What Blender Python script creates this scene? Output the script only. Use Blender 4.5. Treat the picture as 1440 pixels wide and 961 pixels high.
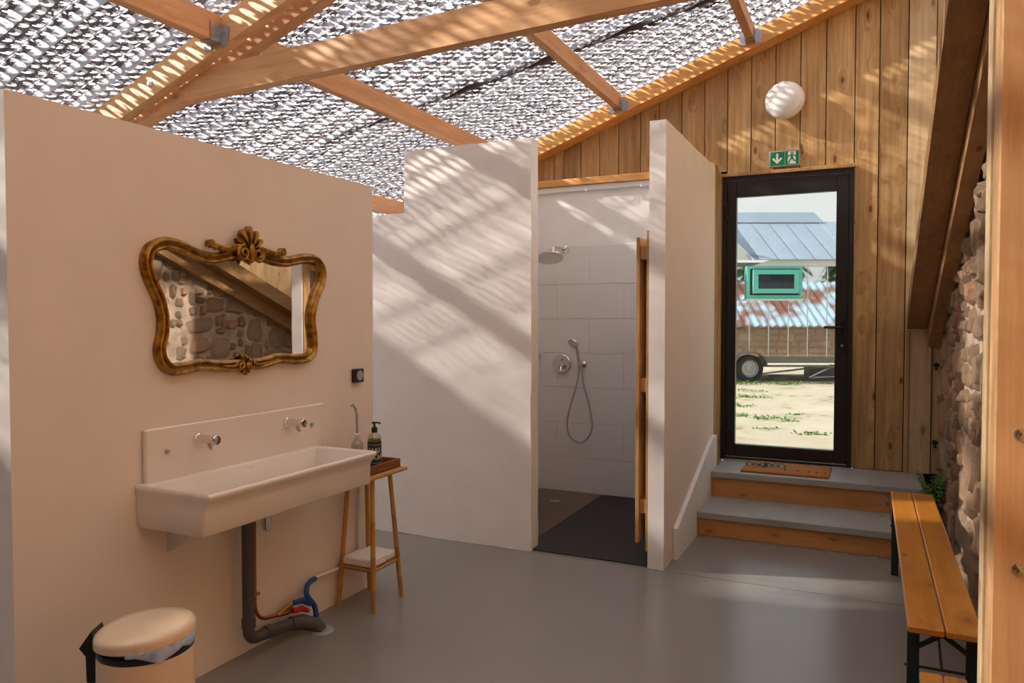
import bpy, bmesh, math, random
import numpy as np
from mathutils import Vector, Matrix
random.seed(7)
for o in list(bpy.data.objects): bpy.data.objects.remove(o)
S = bpy.context.scene
COL = S.collection
# ---------------------------------------------------------------- camera
FPX = 1055.0
YAW = math.atan(502/FPX); PIT = math.atan(31/FPX)
Fv = Vector((-math.sin(YAW)*math.cos(PIT), math.cos(YAW)*math.cos(PIT), -math.sin(PIT)))
Rv = Vector((math.cos(YAW), math.sin(YAW), 0)); Uv = Rv.cross(Fv)
cd = bpy.data.cameras.new('camera'); cam = bpy.data.objects.new('camera', cd); COL.objects.link(cam)
M = Matrix((Rv, Uv, -Fv)).transposed().to_4x4(); M.translation = Vector((0, 0, 1.5)); cam.matrix_world = M
cd.sensor_width = 36; cd.lens = FPX*36/1440; cd.clip_start = .05; cd.clip_end = 300
S.camera = cam
# ---------------------------------------------------------------- sky, sun, exposure
w = bpy.data.worlds.new('world'); S.world = w; w.use_nodes = True
nt = w.node_tree; nt.nodes.clear()
wo = nt.nodes.new('ShaderNodeOutputWorld'); bg = nt.nodes.new('ShaderNodeBackground')
tc = nt.nodes.new('ShaderNodeTexCoord'); sp = nt.nodes.new('ShaderNodeSeparateXYZ'); rp = nt.nodes.new('ShaderNodeValToRGB')
nt.links.new(tc.outputs['Generated'], sp.inputs[0]); nt.links.new(sp.outputs['Z'], rp.inputs[0])
rp.color_ramp.elements[0].color = (1.0, .96, .91, 1); rp.color_ramp.elements[0].position = 0
rp.color_ramp.elements[1].color = (.90, .93, .97, 1); rp.color_ramp.elements[1].position = .7
nt.links.new(rp.outputs[0], bg.inputs[0]); bg.inputs[1].default_value = 1.45
nt.links.new(bg.outputs[0], wo.inputs[0])
sl = bpy.data.lights.new('sun', 'SUN'); sl.energy = 12.0; sl.angle = math.radians(2.1); sl.color = (1, .92, .83)
so = bpy.data.objects.new('sun', sl); COL.objects.link(so)
SUN = Vector((1, .30, -.60)).normalized()
so.rotation_euler = SUN.to_track_quat('-Z', 'Y').to_euler(); so.location = (-6, -3, 9)
S.view_settings.view_transform = 'Standard'; S.view_settings.look = 'None'
S.view_settings.exposure = 0.85; S.view_settings.gamma = 1; S.view_settings.use_curve_mapping = False

# ---------------------------------------------------------------- materials
def newmat(name):
    m = bpy.data.materials.new(name); m.use_nodes = True
    n = m.node_tree.nodes; b = n['Principled BSDF']
    return m, m.node_tree, b
def flat(name, col, rough=.5, metal=0, bump=0, bscale=40, var=0, trans=0, ior=1.45, coat=0, vscale=6):
    m, t, b = newmat(name)
    b.inputs['Base Color'].default_value = (*col, 1); b.inputs['Roughness'].default_value = rough
    b.inputs['Metallic'].default_value = metal; b.inputs['IOR'].default_value = ior
    b.inputs['Transmission Weight'].default_value = trans; b.inputs['Coat Weight'].default_value = coat
    if bump or var:
        tc = t.nodes.new('ShaderNodeTexCoord')
    if bump:
        n = t.nodes.new('ShaderNodeTexNoise'); n.inputs['Scale'].default_value = bscale; n.inputs['Detail'].default_value = 5
        t.links.new(tc.outputs['Object'], n.inputs['Vector'])
        bp = t.nodes.new('ShaderNodeBump'); bp.inputs['Strength'].default_value = bump; bp.inputs['Distance'].default_value = .01
        t.links.new(n.outputs[0], bp.inputs['Height']); t.links.new(bp.outputs[0], b.inputs['Normal'])
    if var:
        n = t.nodes.new('ShaderNodeTexNoise'); n.inputs['Scale'].default_value = vscale; n.inputs['Detail'].default_value = 6
        t.links.new(tc.outputs['Object'], n.inputs['Vector'])
        r = t.nodes.new('ShaderNodeValToRGB')
        r.color_ramp.elements[0].position = .3; r.color_ramp.elements[1].position = .7
        r.color_ramp.elements[0].color = (*[c*(1-var) for c in col], 1); r.color_ramp.elements[1].color = (*[min(1, c*(1+var)) for c in col], 1)
        t.links.new(n.outputs[0], r.inputs[0]); t.links.new(r.outputs[0], b.inputs['Base Color'])
    return m
def wood(name, lo, hi, axis=2, rough=.6, knots=1.0, knotcol=(.12, .045, .015), grain=28, rand=.25, coat=0):
    """pine-like wood: stretched grain along `axis`, dark oval knots, tone varying from piece to piece"""
    m, t, b = newmat(name); N = t.nodes; L = t.links
    tc = N.new('ShaderNodeTexCoord'); oi = N.new('ShaderNodeObjectInfo')
    off = N.new('ShaderNodeVectorMath'); off.operation = 'MULTIPLY_ADD'
    cx = N.new('ShaderNodeCombineXYZ')
    for i in range(3): L.new(oi.outputs['Random'], cx.inputs[i])
    L.new(cx.outputs[0], off.inputs[0]); off.inputs[1].default_value = (37, 53, 71); L.new(tc.outputs['Object'], off.inputs[2])
    def mapped(sc, st):
        mp = N.new('ShaderNodeMapping'); s = [sc]*3; s[axis] = sc*st; mp.inputs['Scale'].default_value = s
        L.new(off.outputs[0], mp.inputs[0]); return mp
    # knots
    mk = mapped(8.0, .42); vo = N.new('ShaderNodeTexVoronoi'); vo.inputs['Scale'].default_value = 1; L.new(mk.outputs[0], vo.inputs['Vector'])
    ky = N.new('ShaderNodeMapRange'); ky.inputs[1].default_value = .075; ky.inputs[2].default_value = .12; ky.inputs[3].default_value = 1; ky.inputs[4].default_value = 0
    L.new(vo.outputs['Distance'], ky.inputs[0])
    halo = N.new('ShaderNodeMapRange'); halo.inputs[1].default_value = .12; halo.inputs[2].default_value = .42; halo.inputs[3].default_value = 1; halo.inputs[4].default_value = 0
    L.new(vo.outputs['Distance'], halo.inputs[0])
    # grain bent round the knots
    mg = mapped(1, .05); nz = N.new('ShaderNodeTexNoise'); nz.inputs['Scale'].default_value = grain; nz.inputs['Detail'].default_value = 6; nz.inputs['Roughness'].default_value = .65
    ad = N.new('ShaderNodeVectorMath'); ad.operation = 'ADD'; hm = N.new('ShaderNodeMath'); hm.operation = 'MULTIPLY'; hm.inputs[1].default_value = .05*knots
    L.new(halo.outputs[0], hm.inputs[0]); L.new(mg.outputs[0], ad.inputs[0]); L.new(hm.outputs[0], ad.inputs[1]); L.new(ad.outputs[0], nz.inputs['Vector'])
    n2 = N.new('ShaderNodeTexNoise'); n2.inputs['Scale'].default_value = 3.5; n2.inputs['Detail'].default_value = 3
    mg2 = mapped(1, .25); L.new(mg2.outputs[0], n2.inputs['Vector'])
    r = N.new('ShaderNodeValToRGB'); r.color_ramp.elements[0].position = .33; r.color_ramp.elements[1].position = .66
    r.color_ramp.elements[0].color = (*lo, 1); r.color_ramp.elements[1].color = (*hi, 1)
    L.new(nz.outputs[0], r.inputs[0])
    mx = N.new('ShaderNodeMix'); mx.data_type = 'RGBA'; mx.blend_type = 'MULTIPLY'
    r2 = N.new('ShaderNodeValToRGB'); r2.color_ramp.elements[0].position = .3; r2.color_ramp.elements[1].position = .7
    r2.color_ramp.elements[0].color = (.72, .68, .60, 1); r2.color_ramp.elements[1].color = (1.08, 1.05, 1.0, 1)
    L.new(n2.outputs[0], r2.inputs[0]); mx.inputs[0].default_value = .8
    L.new(r.outputs[0], mx.inputs[6]); L.new(r2.outputs[0], mx.inputs[7])
    mh = N.new('ShaderNodeMix'); mh.data_type = 'RGBA'; hf = N.new('ShaderNodeMath'); hf.operation = 'MULTIPLY'; hf.inputs[1].default_value = .35*knots
    pw = N.new('ShaderNodeMath'); pw.operation = 'POWER'; pw.inputs[1].default_value = 2; L.new(halo.outputs[0], pw.inputs[0]); L.new(pw.outputs[0], hf.inputs[0])
    L.new(hf.outputs[0], mh.inputs[0]); L.new(mx.outputs[2], mh.inputs[6]); mh.inputs[7].default_value = (knotcol[0]*2.2, knotcol[1]*2.2, knotcol[2]*2.2, 1)
    mm = N.new('ShaderNodeMix'); mm.data_type = 'RGBA'; kf = N.new('ShaderNodeMath'); kf.operation = 'MULTIPLY'; kf.inputs[1].default_value = .85*knots
    L.new(ky.outputs[0], kf.inputs[0]); L.new(kf.outputs[0], mm.inputs[0]); L.new(mh.outputs[2], mm.inputs[6]); mm.inputs[7].default_value = (*knotcol, 1)
    hs = N.new('ShaderNodeHueSaturation'); vr = N.new('ShaderNodeMapRange'); vr.inputs[3].default_value = 1-rand; vr.inputs[4].default_value = 1+rand*.5
    L.new(oi.outputs['Random'], vr.inputs[0]); L.new(vr.outputs[0], hs.inputs['Value']); L.new(mm.outputs[2], hs.inputs['Color'])
    L.new(hs.outputs[0], b.inputs['Base Color'])
    b.inputs['Roughness'].default_value = rough; b.inputs['Coat Weight'].default_value = coat; b.inputs['Coat Roughness'].default_value = .3
    bp = N.new('ShaderNodeBump'); bp.inputs['Strength'].default_value = .15; bp.inputs['Distance'].default_value = .004
    L.new(nz.outputs[0], bp.inputs['Height']); L.new(bp.outputs[0], b.inputs['Normal'])
    return m
MT = {}
MT['white'] = flat('white_plaster', (.83, .79, .765), .75, bump=.22, bscale=7, var=.03)
MT['whiteBounce'] = flat('bounce_plaster', (.80, .695, .61), .7, bump=.10, bscale=6, var=.02)  # white plaster with warm bounce light put into its colour
MT['tile'] = flat('white_tile', (.76, .73, .70), .25, bump=.03, bscale=3)
MT['rail'] = flat('white_rail', (.78, .78, .77), .4)
MT['plank'] = wood('plank_pine', (.40, .225, .085), (.66, .435, .205), 2, rough=.65)
MT['plankL'] = wood('plank_pale', (.66, .46, .25), (.86, .67, .43), 2, rough=.65, knots=.6)
MT['beamX'] = wood('beam_orange', (.62, .33, .14), (.80, .49, .25), 0, knots=.7, rand=.12)
MT['beamXo'] = wood('beam_gable', (.60, .27, .07), (.78, .42, .15), 0, knots=.5, rand=.1)
MT['beamY'] = wood('beam_purlin', (.58, .28, .12), (.74, .42, .22), 1, knots=.5, rand=.1)
MT['raftY'] = wood('beam_brown', (.30, .155, .06), (.44, .25, .105), 1, knots=1, rand=.12)
MT['post'] = wood('post_wood', (.50, .27, .12), (.66, .40, .20), 2, knots=.3, rand=.1)
MT['riser'] = wood('riser_ply', (.60, .27, .085), (.72, .36, .13), 0, knots=.5, rand=.08, rough=.5)
MT['bench'] = wood('bench_orange', (.56, .20, .022), (.74, .31, .04), 1, rough=.32, knots=.6, rand=.05, coat=.3)
MT['bamboo'] = wood('bamboo', (.42, .20, .04), (.62, .34, .09), 2, knots=.4, rand=.1, rough=.4)
MT['tray'] = wood('tray_wood', (.20, .06, .018), (.32, .11, .035), 1, knots=.2, rand=.05, rough=.4)
MT['doorwood'] = wood('doorwood', (.42, .22, .08), (.60, .36, .15), 2, knots=.6, rand=.1)
MT['black'] = flat('black_metal', (.018, .016, .015), .35)
MT['blackp'] = flat('black_plastic', (.012, .012, .013), .35)
MT['greyp'] = flat('grey_pipe', (.07, .065, .06), .4)
MT['dark'] = flat('dark_gap', (.012, .010, .008), .9)
MT['chrome'] = flat('chrome', (.72, .70, .68), .12, 1)
MT['galv'] = flat('galvanised', (.42, .44, .47), .4, .85, var=.2, vscale=40)
MT['copper'] = flat('copper', (.42, .12, .05), .35, 1)
MT['brass'] = flat('brass', (.5, .28, .08), .3, 1)
MT['ceramic'] = flat('ceramic', (.80, .715, .63), .12, bump=.02, bscale=4)
MT['mirror'] = flat('mirror_glass', (.90, .90, .88), .01, 1)
MT['stonestep'] = flat('step_stone', (.36, .35, .335), .45, var=.12, vscale=3, bump=.04, bscale=30)
MT['cream'] = flat('cream_enamel', (.74, .55, .37), .25, coat=.3)
MT['red'] = flat('red_plastic', (.45, .02, .02), .4)
MT['blue'] = flat('blue_plastic', (.01, .06, .26), .4)
MT['bluebag'] = flat('bag_plastic', (.38, .48, .68), .2, var=.3, vscale=20)
MT['paper'] = flat('paper', (.80, .72, .68), .8, bump=.1)
MT['opal'] = flat('opal_glass', (.86, .83, .82), .25)
MT['green'] = flat('sign_green', (.0, .22, .09), .4)
MT['signw'] = flat('sign_white', (.80, .83, .76), .4)
MT['greyplastic'] = flat('grey_plastic', (.35, .36, .36), .4)
MT['coir'] = flat('coir', (.46, .17, .045), .95, bump=.6, bscale=300, var=.25, vscale=60)
MT['coirp'] = flat('coir_print', (.02, .014, .012), .95)
MT['coirw'] = flat('coir_pale', (.34, .27, .21), .95)
MT['steel'] = flat('bench_steel', (.012, .022, .018), .35)
MT['leaf'] = flat('leaf', (.07, .19, .025), .5, var=.4, vscale=9)
MT['leafo'] = flat('leaf_weed', (.17, .30, .05), .6, var=.4, vscale=3)
MT['bark'] = flat('bark', (.10, .07, .05), .9)
MT['mortar'] = flat('mortar', (.48, .36, .265), .95, bump=1.0, bscale=28, var=.25, vscale=9)
MT['turq'] = flat('turquoise', (.16, .62, .52), .35)
MT['trwhite'] = flat('trailer_white', (.75, .76, .76), .4)
MT['zinc'] = flat('zinc_roof', (.42, .50, .60), .4, .25, var=.06, vscale=2)
MT['trmirror'] = flat('mirror_cladding', (.75, .77, .78), .03, 1, bump=.05, bscale=1.2)
MT['chassis'] = flat('chassis_steel', (.20, .19, .17), .5, .3)
MT['tyre'] = flat('tyre', (.025, .024, .024), .8)
MT['rim'] = flat('wheel_rim', (.50, .50, .50), .35, .4)
MT['mat'] = flat('shower_mat', (.022, .018, .020), .6, bump=.2, bscale=200)
MT['trayfl'] = flat('shower_tray', (.085, .045, .020), .18, var=.3, vscale=2)
MT['drainc'] = flat('drain_cover', (.45, .44, .42), .25, .9)
MT['label'] = flat('label_black', (.02, .021, .016), .5)
MT['labelw'] = flat('label_print', (.62, .60, .52), .5)
def gilt():
    m, t, b = newmat('gilt'); N = t.nodes; L = t.links
    b.inputs['Metallic'].default_value = .75; b.inputs['Roughness'].default_value = .36
    g = N.new('ShaderNodeNewGeometry'); r = N.new('ShaderNodeValToRGB')
    n = N.new('ShaderNodeTexNoise'); n.inputs['Scale'].default_value = 30; tc = N.new('ShaderNodeTexCoord'); L.new(tc.outputs['Object'], n.inputs['Vector'])
    L.new(n.outputs[0], r.inputs[0]); r.color_ramp.elements[0].position = .35; r.color_ramp.elements[1].position = .62
    r.color_ramp.elements[0].color = (.20, .085, .014, 1); r.color_ramp.elements[1].color = (.46, .24, .045, 1)
    L.new(r.outputs[0], b.inputs['Base Color']); return m
MT['gilt'] = gilt()
def concrete():
    m, t, b = newmat('polished_concrete'); N = t.nodes; L = t.links
    tc = N.new('ShaderNodeTexCoord')
    n = N.new('ShaderNodeTexNoise'); n.inputs['Scale'].default_value = .9; n.inputs['Detail'].default_value = 5; n.inputs['Roughness'].default_value = .5
    L.new(tc.outputs['Object'], n.inputs['Vector'])
    r = N.new('ShaderNodeValToRGB'); r.color_ramp.elements[0].position = .2; r.color_ramp.elements[1].position = .8
    r.color_ramp.elements[0].color = (.215, .195, .172, 1); r.color_ramp.elements[1].color = (.275, .252, .226, 1)
    L.new(n.outputs[0], r.inputs[0]); L.new(r.outputs[0], b.inputs['Base Color'])
    r2 = N.new('ShaderNodeMapRange'); r2.inputs[3].default_value = .22; r2.inputs[4].default_value = .30; L.new(n.outputs[0], r2.inputs[0]); L.new(r2.outputs[0], b.inputs['Roughness'])
    n2 = N.new('ShaderNodeTexNoise'); n2.inputs['Scale'].default_value = 18; n2.inputs['Detail'].default_value = 6; L.new(tc.outputs['Object'], n2.inputs['Vector'])
    bp = N.new('ShaderNodeBump'); bp.inputs['Strength'].default_value = .05; bp.inputs['Distance'].default_value = .01; L.new(n2.outputs[0], bp.inputs['Height']); L.new(bp.outputs[0], b.inputs['Normal'])
    return m
MT['concrete'] = concrete()
def stonemat(name='field_stone'):
    m, t, b = newmat(name); N = t.nodes; L = t.links
    tc = N.new('ShaderNodeTexCoord'); oi = N.new('ShaderNodeObjectInfo')
    r = N.new('ShaderNodeValToRGB'); cr = r.color_ramp
    cr.elements[0].color = (.36, .24, .15, 1); cr.elements[1].color = (.50, .35, .23, 1)
    for p, c in ((.25, (.42, .30, .20)), (.45, (.28, .20, .14)), (.6, (.54, .33, .20)), (.8, (.38, .28, .20))):
        e = cr.elements.new(p); e.color = (*c, 1)
    L.new(oi.outputs['Random'], r.inputs[0])
    n = N.new('ShaderNodeTexNoise'); n.inputs['Scale'].default_value = 22; n.inputs['Detail'].default_value = 8; n.inputs['Roughness'].default_value = .7
    L.new(tc.outputs['Object'], n.inputs['Vector'])
    r2 = N.new('ShaderNodeValToRGB'); r2.color_ramp.elements[0].position = .3; r2.color_ramp.elements[1].position = .7
    r2.color_ramp.elements[0].color = (.55, .5, .46, 1); r2.color_ramp.elements[1].color = (1.35, 1.3, 1.25, 1); L.new(n.outputs[0], r2.inputs[0])
    mx = N.new('ShaderNodeMix'); mx.data_type = 'RGBA'; mx.blend_type = 'MULTIPLY'; mx.inputs[0].default_value = 1
    L.new(r.outputs[0], mx.inputs[6]); L.new(r2.outputs[0], mx.inputs[7]); L.new(mx.outputs[2], b.inputs['Base Color'])
    b.inputs['Roughness'].default_value = .9
    bp = N.new('ShaderNodeBump'); bp.inputs['Strength'].default_value = .9; bp.inputs['Distance'].default_value = .012; L.new(n.outputs[0], bp.inputs['Height']); L.new(bp.outputs[0], b.inputs['Normal'])
    return m
MT['stone'] = stonemat()
MT['panelwood'] = wood('panel_wood', (.70, .36, .13), (.88, .52, .22), 2, knots=.4, rand=.1)
def sheetmat(name, f, tint):
    m = bpy.data.materials.new(name); m.use_nodes = True; t = m.node_tree; N = t.nodes; L = t.links; N.clear()
    out = N.new('ShaderNodeOutputMaterial'); tr = N.new('ShaderNodeBsdfTransparent'); tl = N.new('ShaderNodeBsdfTranslucent'); mx = N.new('ShaderNodeMixShader')
    tr.inputs[0].default_value = (*tint, 1); tl.inputs[0].default_value = (.50, .49, .53, 1); mx.inputs[0].default_value = f
    L.new(tr.outputs[0], mx.inputs[1]); L.new(tl.outputs[0], mx.inputs[2]); L.new(mx.outputs[0], out.inputs[0]); return m
MT['sheet'] = sheetmat('clear_sheet', .14, (.97, .96, .93)); MT['sheetside'] = sheetmat('hazy_sheet_side', .72, (.86, .85, .86))
def glassmat(name, tint, refl=.06):
    m = bpy.data.materials.new(name); m.use_nodes = True; t = m.node_tree; N = t.nodes; L = t.links; N.clear()
    out = N.new('ShaderNodeOutputMaterial'); tr = N.new('ShaderNodeBsdfTransparent'); gl = N.new('ShaderNodeBsdfGlossy'); mx = N.new('ShaderNodeMixShader')
    tr.inputs[0].default_value = (*tint, 1); gl.inputs['Roughness'].default_value = .02; mx.inputs[0].default_value = refl
    L.new(tr.outputs[0], mx.inputs[1]); L.new(gl.outputs[0], mx.inputs[2]); L.new(mx.outputs[0], out.inputs[0]); return m
MT['glass'] = glassmat('door_glass', (.57, .59, .59), .03)
MT['bottleglass'] = glassmat('clear_bottle', (.80, .79, .70), .12)
MT['soap'] = glassmat('soap_liquid', (.62, .58, .42), .05)
MT['winglass'] = flat('window_dark_glass', (.03, .035, .045), .05)
MT['net0'] = flat('net_brown', (.07, .032, .03), .8)
MT['net1'] = flat('net_grey', (.20, .15, .16), .8)
MT['net2'] = flat('net_pale', (.72, .70, .72), .8)
def groundmat():
    m, t, b = newmat('sandy_ground'); N = t.nodes; L = t.links
    tc = N.new('ShaderNodeTexCoord'); n = N.new('ShaderNodeTexNoise'); n.inputs['Scale'].default_value = 1.6; n.inputs['Detail'].default_value = 9; n.inputs['Roughness'].default_value = .7
    L.new(tc.outputs['Object'], n.inputs['Vector']); r = N.new('ShaderNodeValToRGB'); cr = r.color_ramp
    cr.elements[0].position = .34; cr.elements[0].color = (.16, .15, .06, 1); cr.elements[1].position = .7; cr.elements[1].color = (.60, .52, .40, 1)
    e = cr.elements.new(.42); e.color = (.48, .41, .29, 1)
    L.new(n.outputs[0], r.inputs[0]); L.new(r.outputs[0], b.inputs['Base Color']); b.inputs['Roughness'].default_value = .95
    return m
MT['ground'] = groundmat()
def rustmat():
    m, t, b = newmat('rusty_tin'); N = t.nodes; L = t.links
    tc = N.new('ShaderNodeTexCoord'); n = N.new('ShaderNodeTexNoise'); n.inputs['Scale'].default_value = 1.1; n.inputs['Detail'].default_value = 6
    L.new(tc.outputs['Object'], n.inputs['Vector']); r = N.new('ShaderNodeValToRGB'); cr = r.color_ramp
    cr.elements[0].position = .46; cr.elements[0].color = (.40, .52, .60, 1); cr.elements[1].position = .56; cr.elements[1].color = (.22, .08, .05, 1)
    L.new(n.outputs[0], r.inputs[0]); L.new(r.outputs[0], b.inputs['Base Color']); b.inputs['Roughness'].default_value = .6; return m
MT['rust'] = rustmat()

# ---------------------------------------------------------------- mesh helpers
ORG = {}
class MB:
    def __init__(s): s.v = []; s.f = []; s.mi = []; s.m = 0
    def add(s, vs, fs):
        k = len(s.v); s.v += [tuple(p) for p in vs]; s.f += [tuple(k+i for i in f) for f in fs]; s.mi += [s.m]*len(fs); return s
    def box(s, x0, x1, y0, y1, z0, z1, M=None):
        vs = [Vector((x, y, z)) for x in (x0, x1) for y in (y0, y1) for z in (z0, z1)]
        if M is not None: vs = [M @ v for v in vs]
        return s.add(vs, [(0, 1, 3, 2), (4, 6, 7, 5), (0, 4, 5, 1), (2, 3, 7, 6), (0, 2, 6, 4), (1, 5, 7, 3)])
    def cbox(s, x0, x1, y0, y1, z0, z1, c=.004):
        """box with its edges cut off by c"""
        bm = bmesh.new(); vs = [bm.verts.new((x, y, z)) for x in (x0, x1) for y in (y0, y1) for z in (z0, z1)]
        for f in [(0, 1, 3, 2), (4, 6, 7, 5), (0, 4, 5, 1), (2, 3, 7, 6), (0, 2, 6, 4), (1, 5, 7, 3)]: bm.faces.new([vs[i] for i in f])
        bmesh.ops.bevel(bm, geom=list(bm.edges), offset=c, segments=1, affect='EDGES')
        bm.verts.index_update()
        s.add([v.co.copy() for v in bm.verts], [[v.index for v in f.verts] for f in bm.faces]); bm.free(); return s
    def prism(s, pts, d):
        """planar polygon pts (3D) pushed along d"""
        n = len(pts); d = Vector(d); a = [Vector(p) for p in pts]
        nn = Vector((0, 0, 0))
        for i in range(n): nn += a[i].cross(a[(i+1) % n])
        if nn.dot(d) > 0: a = a[::-1]
        vs = a+[p+d for p in a]
        return s.add(vs, [tuple(range(n)), tuple(range(2*n-1, n-1, -1))]+[(i, i+n, (i+1) % n+n, (i+1) % n) for i in range(n)])
    def tube(s, path, r, n=10, caps=True):
        P = [Vector(p) for p in path]; R = r if isinstance(r, (list, tuple)) else [r]*len(P)
        k0 = len(s.v); vs = []; fs = []
        t = (P[1]-P[0]).normalized(); up = Vector((0, 0, 1)) if abs(t.z) < .9 else Vector((1, 0, 0))
        u = t.cross(up).normalized()
        for i, p in enumerate(P):
            if i == 0: t = P[1]-P[0]
            elif i == len(P)-1: t = P[i]-P[i-1]
            else: t = (P[i+1]-P[i]).normalized()+(P[i]-P[i-1]).normalized()
            t.normalize(); u = (u-t*u.dot(t)).normalized(); v = t.cross(u)
            for j in range(n):
                a = 2*math.pi*j/n; vs.append(p+(u*math.cos(a)+v*math.sin(a))*R[i])
        for i in range(len(P)-1):
            for j in range(n): fs.append((i*n+j, i*n+(j+1) % n, (i+1)*n+(j+1) % n, (i+1)*n+j))
        if caps: fs += [tuple(range(n-1, -1, -1)), tuple((len(P)-1)*n+j for j in range(n))]
        return s.add(vs, fs)
    def lathe(s, prof, c=(0, 0, 0), ax=(0, 0, 1), n=28):
        """prof: (radius, height) list spun about ax through c"""
        ax = Vector(ax).normalized(); up = Vector((0, 0, 1)) if abs(ax.z) < .9 else Vector((1, 0, 0))
        u = ax.cross(up).normalized(); v = ax.cross(u); c = Vector(c); vs = []; fs = []
        for r, h in prof:
            for j in range(n):
                a = 2*math.pi*j/n; vs.append(c+ax*h+(u*math.cos(a)+v*math.sin(a))*max(r, 1e-5))
        for i in range(len(prof)-1):
            for j in range(n): fs.append((i*n+j, i*n+(j+1) % n, (i+1)*n+(j+1) % n, (i+1)*n+j))
        return s.add(vs, fs)
    def sphere(s, c, r, n=12, m=8, sc=(1, 1, 1)):
        pr = [(math.sin(math.pi*i/m)*r, -math.cos(math.pi*i/m)*r) for i in range(m+1)]
        k = len(s.v); s.lathe(pr, (0, 0, 0), (0, 0, 1), n)
        for i in range(k, len(s.v)):
            x, y, z = s.v[i]; s.v[i] = (c[0]+x*sc[0], c[1]+y*sc[1], c[2]+z*sc[2])
        return s
def setp(o, label=None, cat=None, group=None, kind=None):
    for k, v in (('label', label), ('category', cat), ('group', group), ('kind', kind)):
        if v: o[k] = v
    return o
def mesh(name, mb, mats, org=(0, 0, 0), smooth=True, ang=35):
    me = bpy.data.meshes.new(name); o = Vector(org)
    me.from_pydata([(p[0]-o.x, p[1]-o.y, p[2]-o.z) for p in mb.v], [], mb.f)
    for m in (mats if isinstance(mats, (list, tuple)) else [mats]): me.materials.append(MT[m])
    me.polygons.foreach_set('material_index', mb.mi)
    if smooth:
        me.polygons.foreach_set('use_smooth', [True]*len(me.polygons)); me.set_sharp_from_angle(angle=math.radians(ang))
    me.update(); return me
def obj(name, mb, mat, parent=None, label=None, cat=None, group=None, kind=None, smooth=True, ang=35):
    if parent is not None: org = ORG[parent.name]
    else:
        a = np.array(mb.v); org = ((a[:, 0].min()+a[:, 0].max())/2, (a[:, 1].min()+a[:, 1].max())/2, a[:, 2].min())
    o = bpy.data.objects.new(name, mesh(name, mb, mat, org, smooth, ang)); COL.objects.link(o)
    if parent is not None: o.parent = parent
    else: o.location = org
    ORG[o.name] = org
    return setp(o, label, cat, group, kind)
def thing(name, loc, label, cat, group=None):
    o = bpy.data.objects.new(name, None); COL.objects.link(o); o.location = loc; o.empty_display_size = .05
    ORG[o.name] = tuple(loc); return setp(o, label, cat, group)
def split(mb):
    n = len(mb.v); p = list(range(n))
    def fd(a):
        while p[a] != a: p[a] = p[p[a]]; a = p[a]
        return a
    for f in mb.f:
        r = fd(f[0])
        for i in f[1:]: p[fd(i)] = r
    out = {}
    for f in mb.f: out.setdefault(fd(f[0]), []).append(f)
    res = []
    for fs in out.values():
        ids = sorted({i for f in fs for i in f}); mp = {a: k for k, a in enumerate(ids)}; m = MB(); m.v = [mb.v[i] for i in ids]
        m.f = [tuple(mp[i] for i in f) for f in fs]; m.mi = [0]*len(fs); res.append(m)
    return res
def parts(name, mb, mat, parent, label=None, smooth=True, ang=35):
    return [obj(name, m, mat, parent, label, smooth=smooth, ang=ang) for m in split(mb)]
def struct(name, mb, mat, **k):
    return obj(name, mb, mat, kind='structure', **k)
def B(*a): return MB().box(*a)
def C(*a): return MB().cbox(*a)
def arc(c, r, a0, a1, n, fu, fv):
    return [Vector(c)+Vector(fu)*r*math.cos(a0+(a1-a0)*i/n)+Vector(fv)*r*math.sin(a0+(a1-a0)*i/n) for i in range(n+1)]
def crom(P, n=6, closed=True):
    P = [Vector(p) for p in P]; L = len(P); out = []
    for i in range(L if closed else L-1):
        if closed: a, b, c, d = P[i-1], P[i], P[(i+1) % L], P[(i+2) % L]
        else: a, b, c, d = P[max(i-1, 0)], P[i], P[i+1], P[min(i+2, L-1)]
        for j in range(n):
            t = j/n; out.append(.5*((2*b)+(c-a)*t+(2*a-5*b+4*c-d)*t*t+(3*b-a-3*c+d)*t**3))
    if not closed: out.append(P[-1])
    return out

# ================================================================ SETTING
RZ = lambda x: 4.06+.364*x            # underside of the roof sheet
GY = 6.28                             # face of the gable planks
struct('floor', B(-4.75, 1.45, -3.0, 4.385, -.12, 0).box(-4.75, 1.45, 4.391, 6.4, -.12, 0).box(-4.75, 1.45, 4.38, 4.4, -.12, -.006), 'concrete')
# sink wall
def tint_bounce(o):
    """warm bounce light tinted into the faces that look into the room (+x)"""
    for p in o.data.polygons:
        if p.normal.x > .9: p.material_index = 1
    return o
tint_bounce(struct('wall_left', B(-2.63, -2.52, 1.495, 3.475, 0, 2.242), ['white', 'whiteBounce']))
# shower front wall with a step in its top, wobbly plaster edges
def wobble_prism(pts, d, n=14, amp=.004):
    out = []
    for i in range(len(pts)):
        a = Vector(pts[i]); b = Vector(pts[(i+1) % len(pts)]); k = max(1, int((b-a).length/.12))
        for j in range(k):
            p = a.lerp(b, j/k)
            if j: p += Vector([random.uniform(-amp, amp) if abs(dd) < 1e-6 else 0 for dd in d])
            out.append(p)
    return MB().prism(out, d)
struct('wall_middle', wobble_prism([(-4.7, 4.39, 0), (-1.954, 4.39, 0), (-1.954, 4.39, 2.657), (-2.915, 4.39, 2.657), (-2.915, 4.39, 2.237), (-4.7, 4.39, 2.237)], (0, .115, 0)), 'white')
# partition beside the steps
tint_bounce(struct('wall_partition', wobble_prism([(-1.09, 4.395, 0), (-1.09, 5.955, 0), (-1.09, 5.955, 2.675), (-1.09, 4.395, 2.675)], (-.098, 0, 0), amp=.003), ['white', 'whiteBounce']))
struct('wall_shower_side', B(-2.86, -2.75, 4.505, 6.05, 0, 2.66), 'white')
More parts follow.
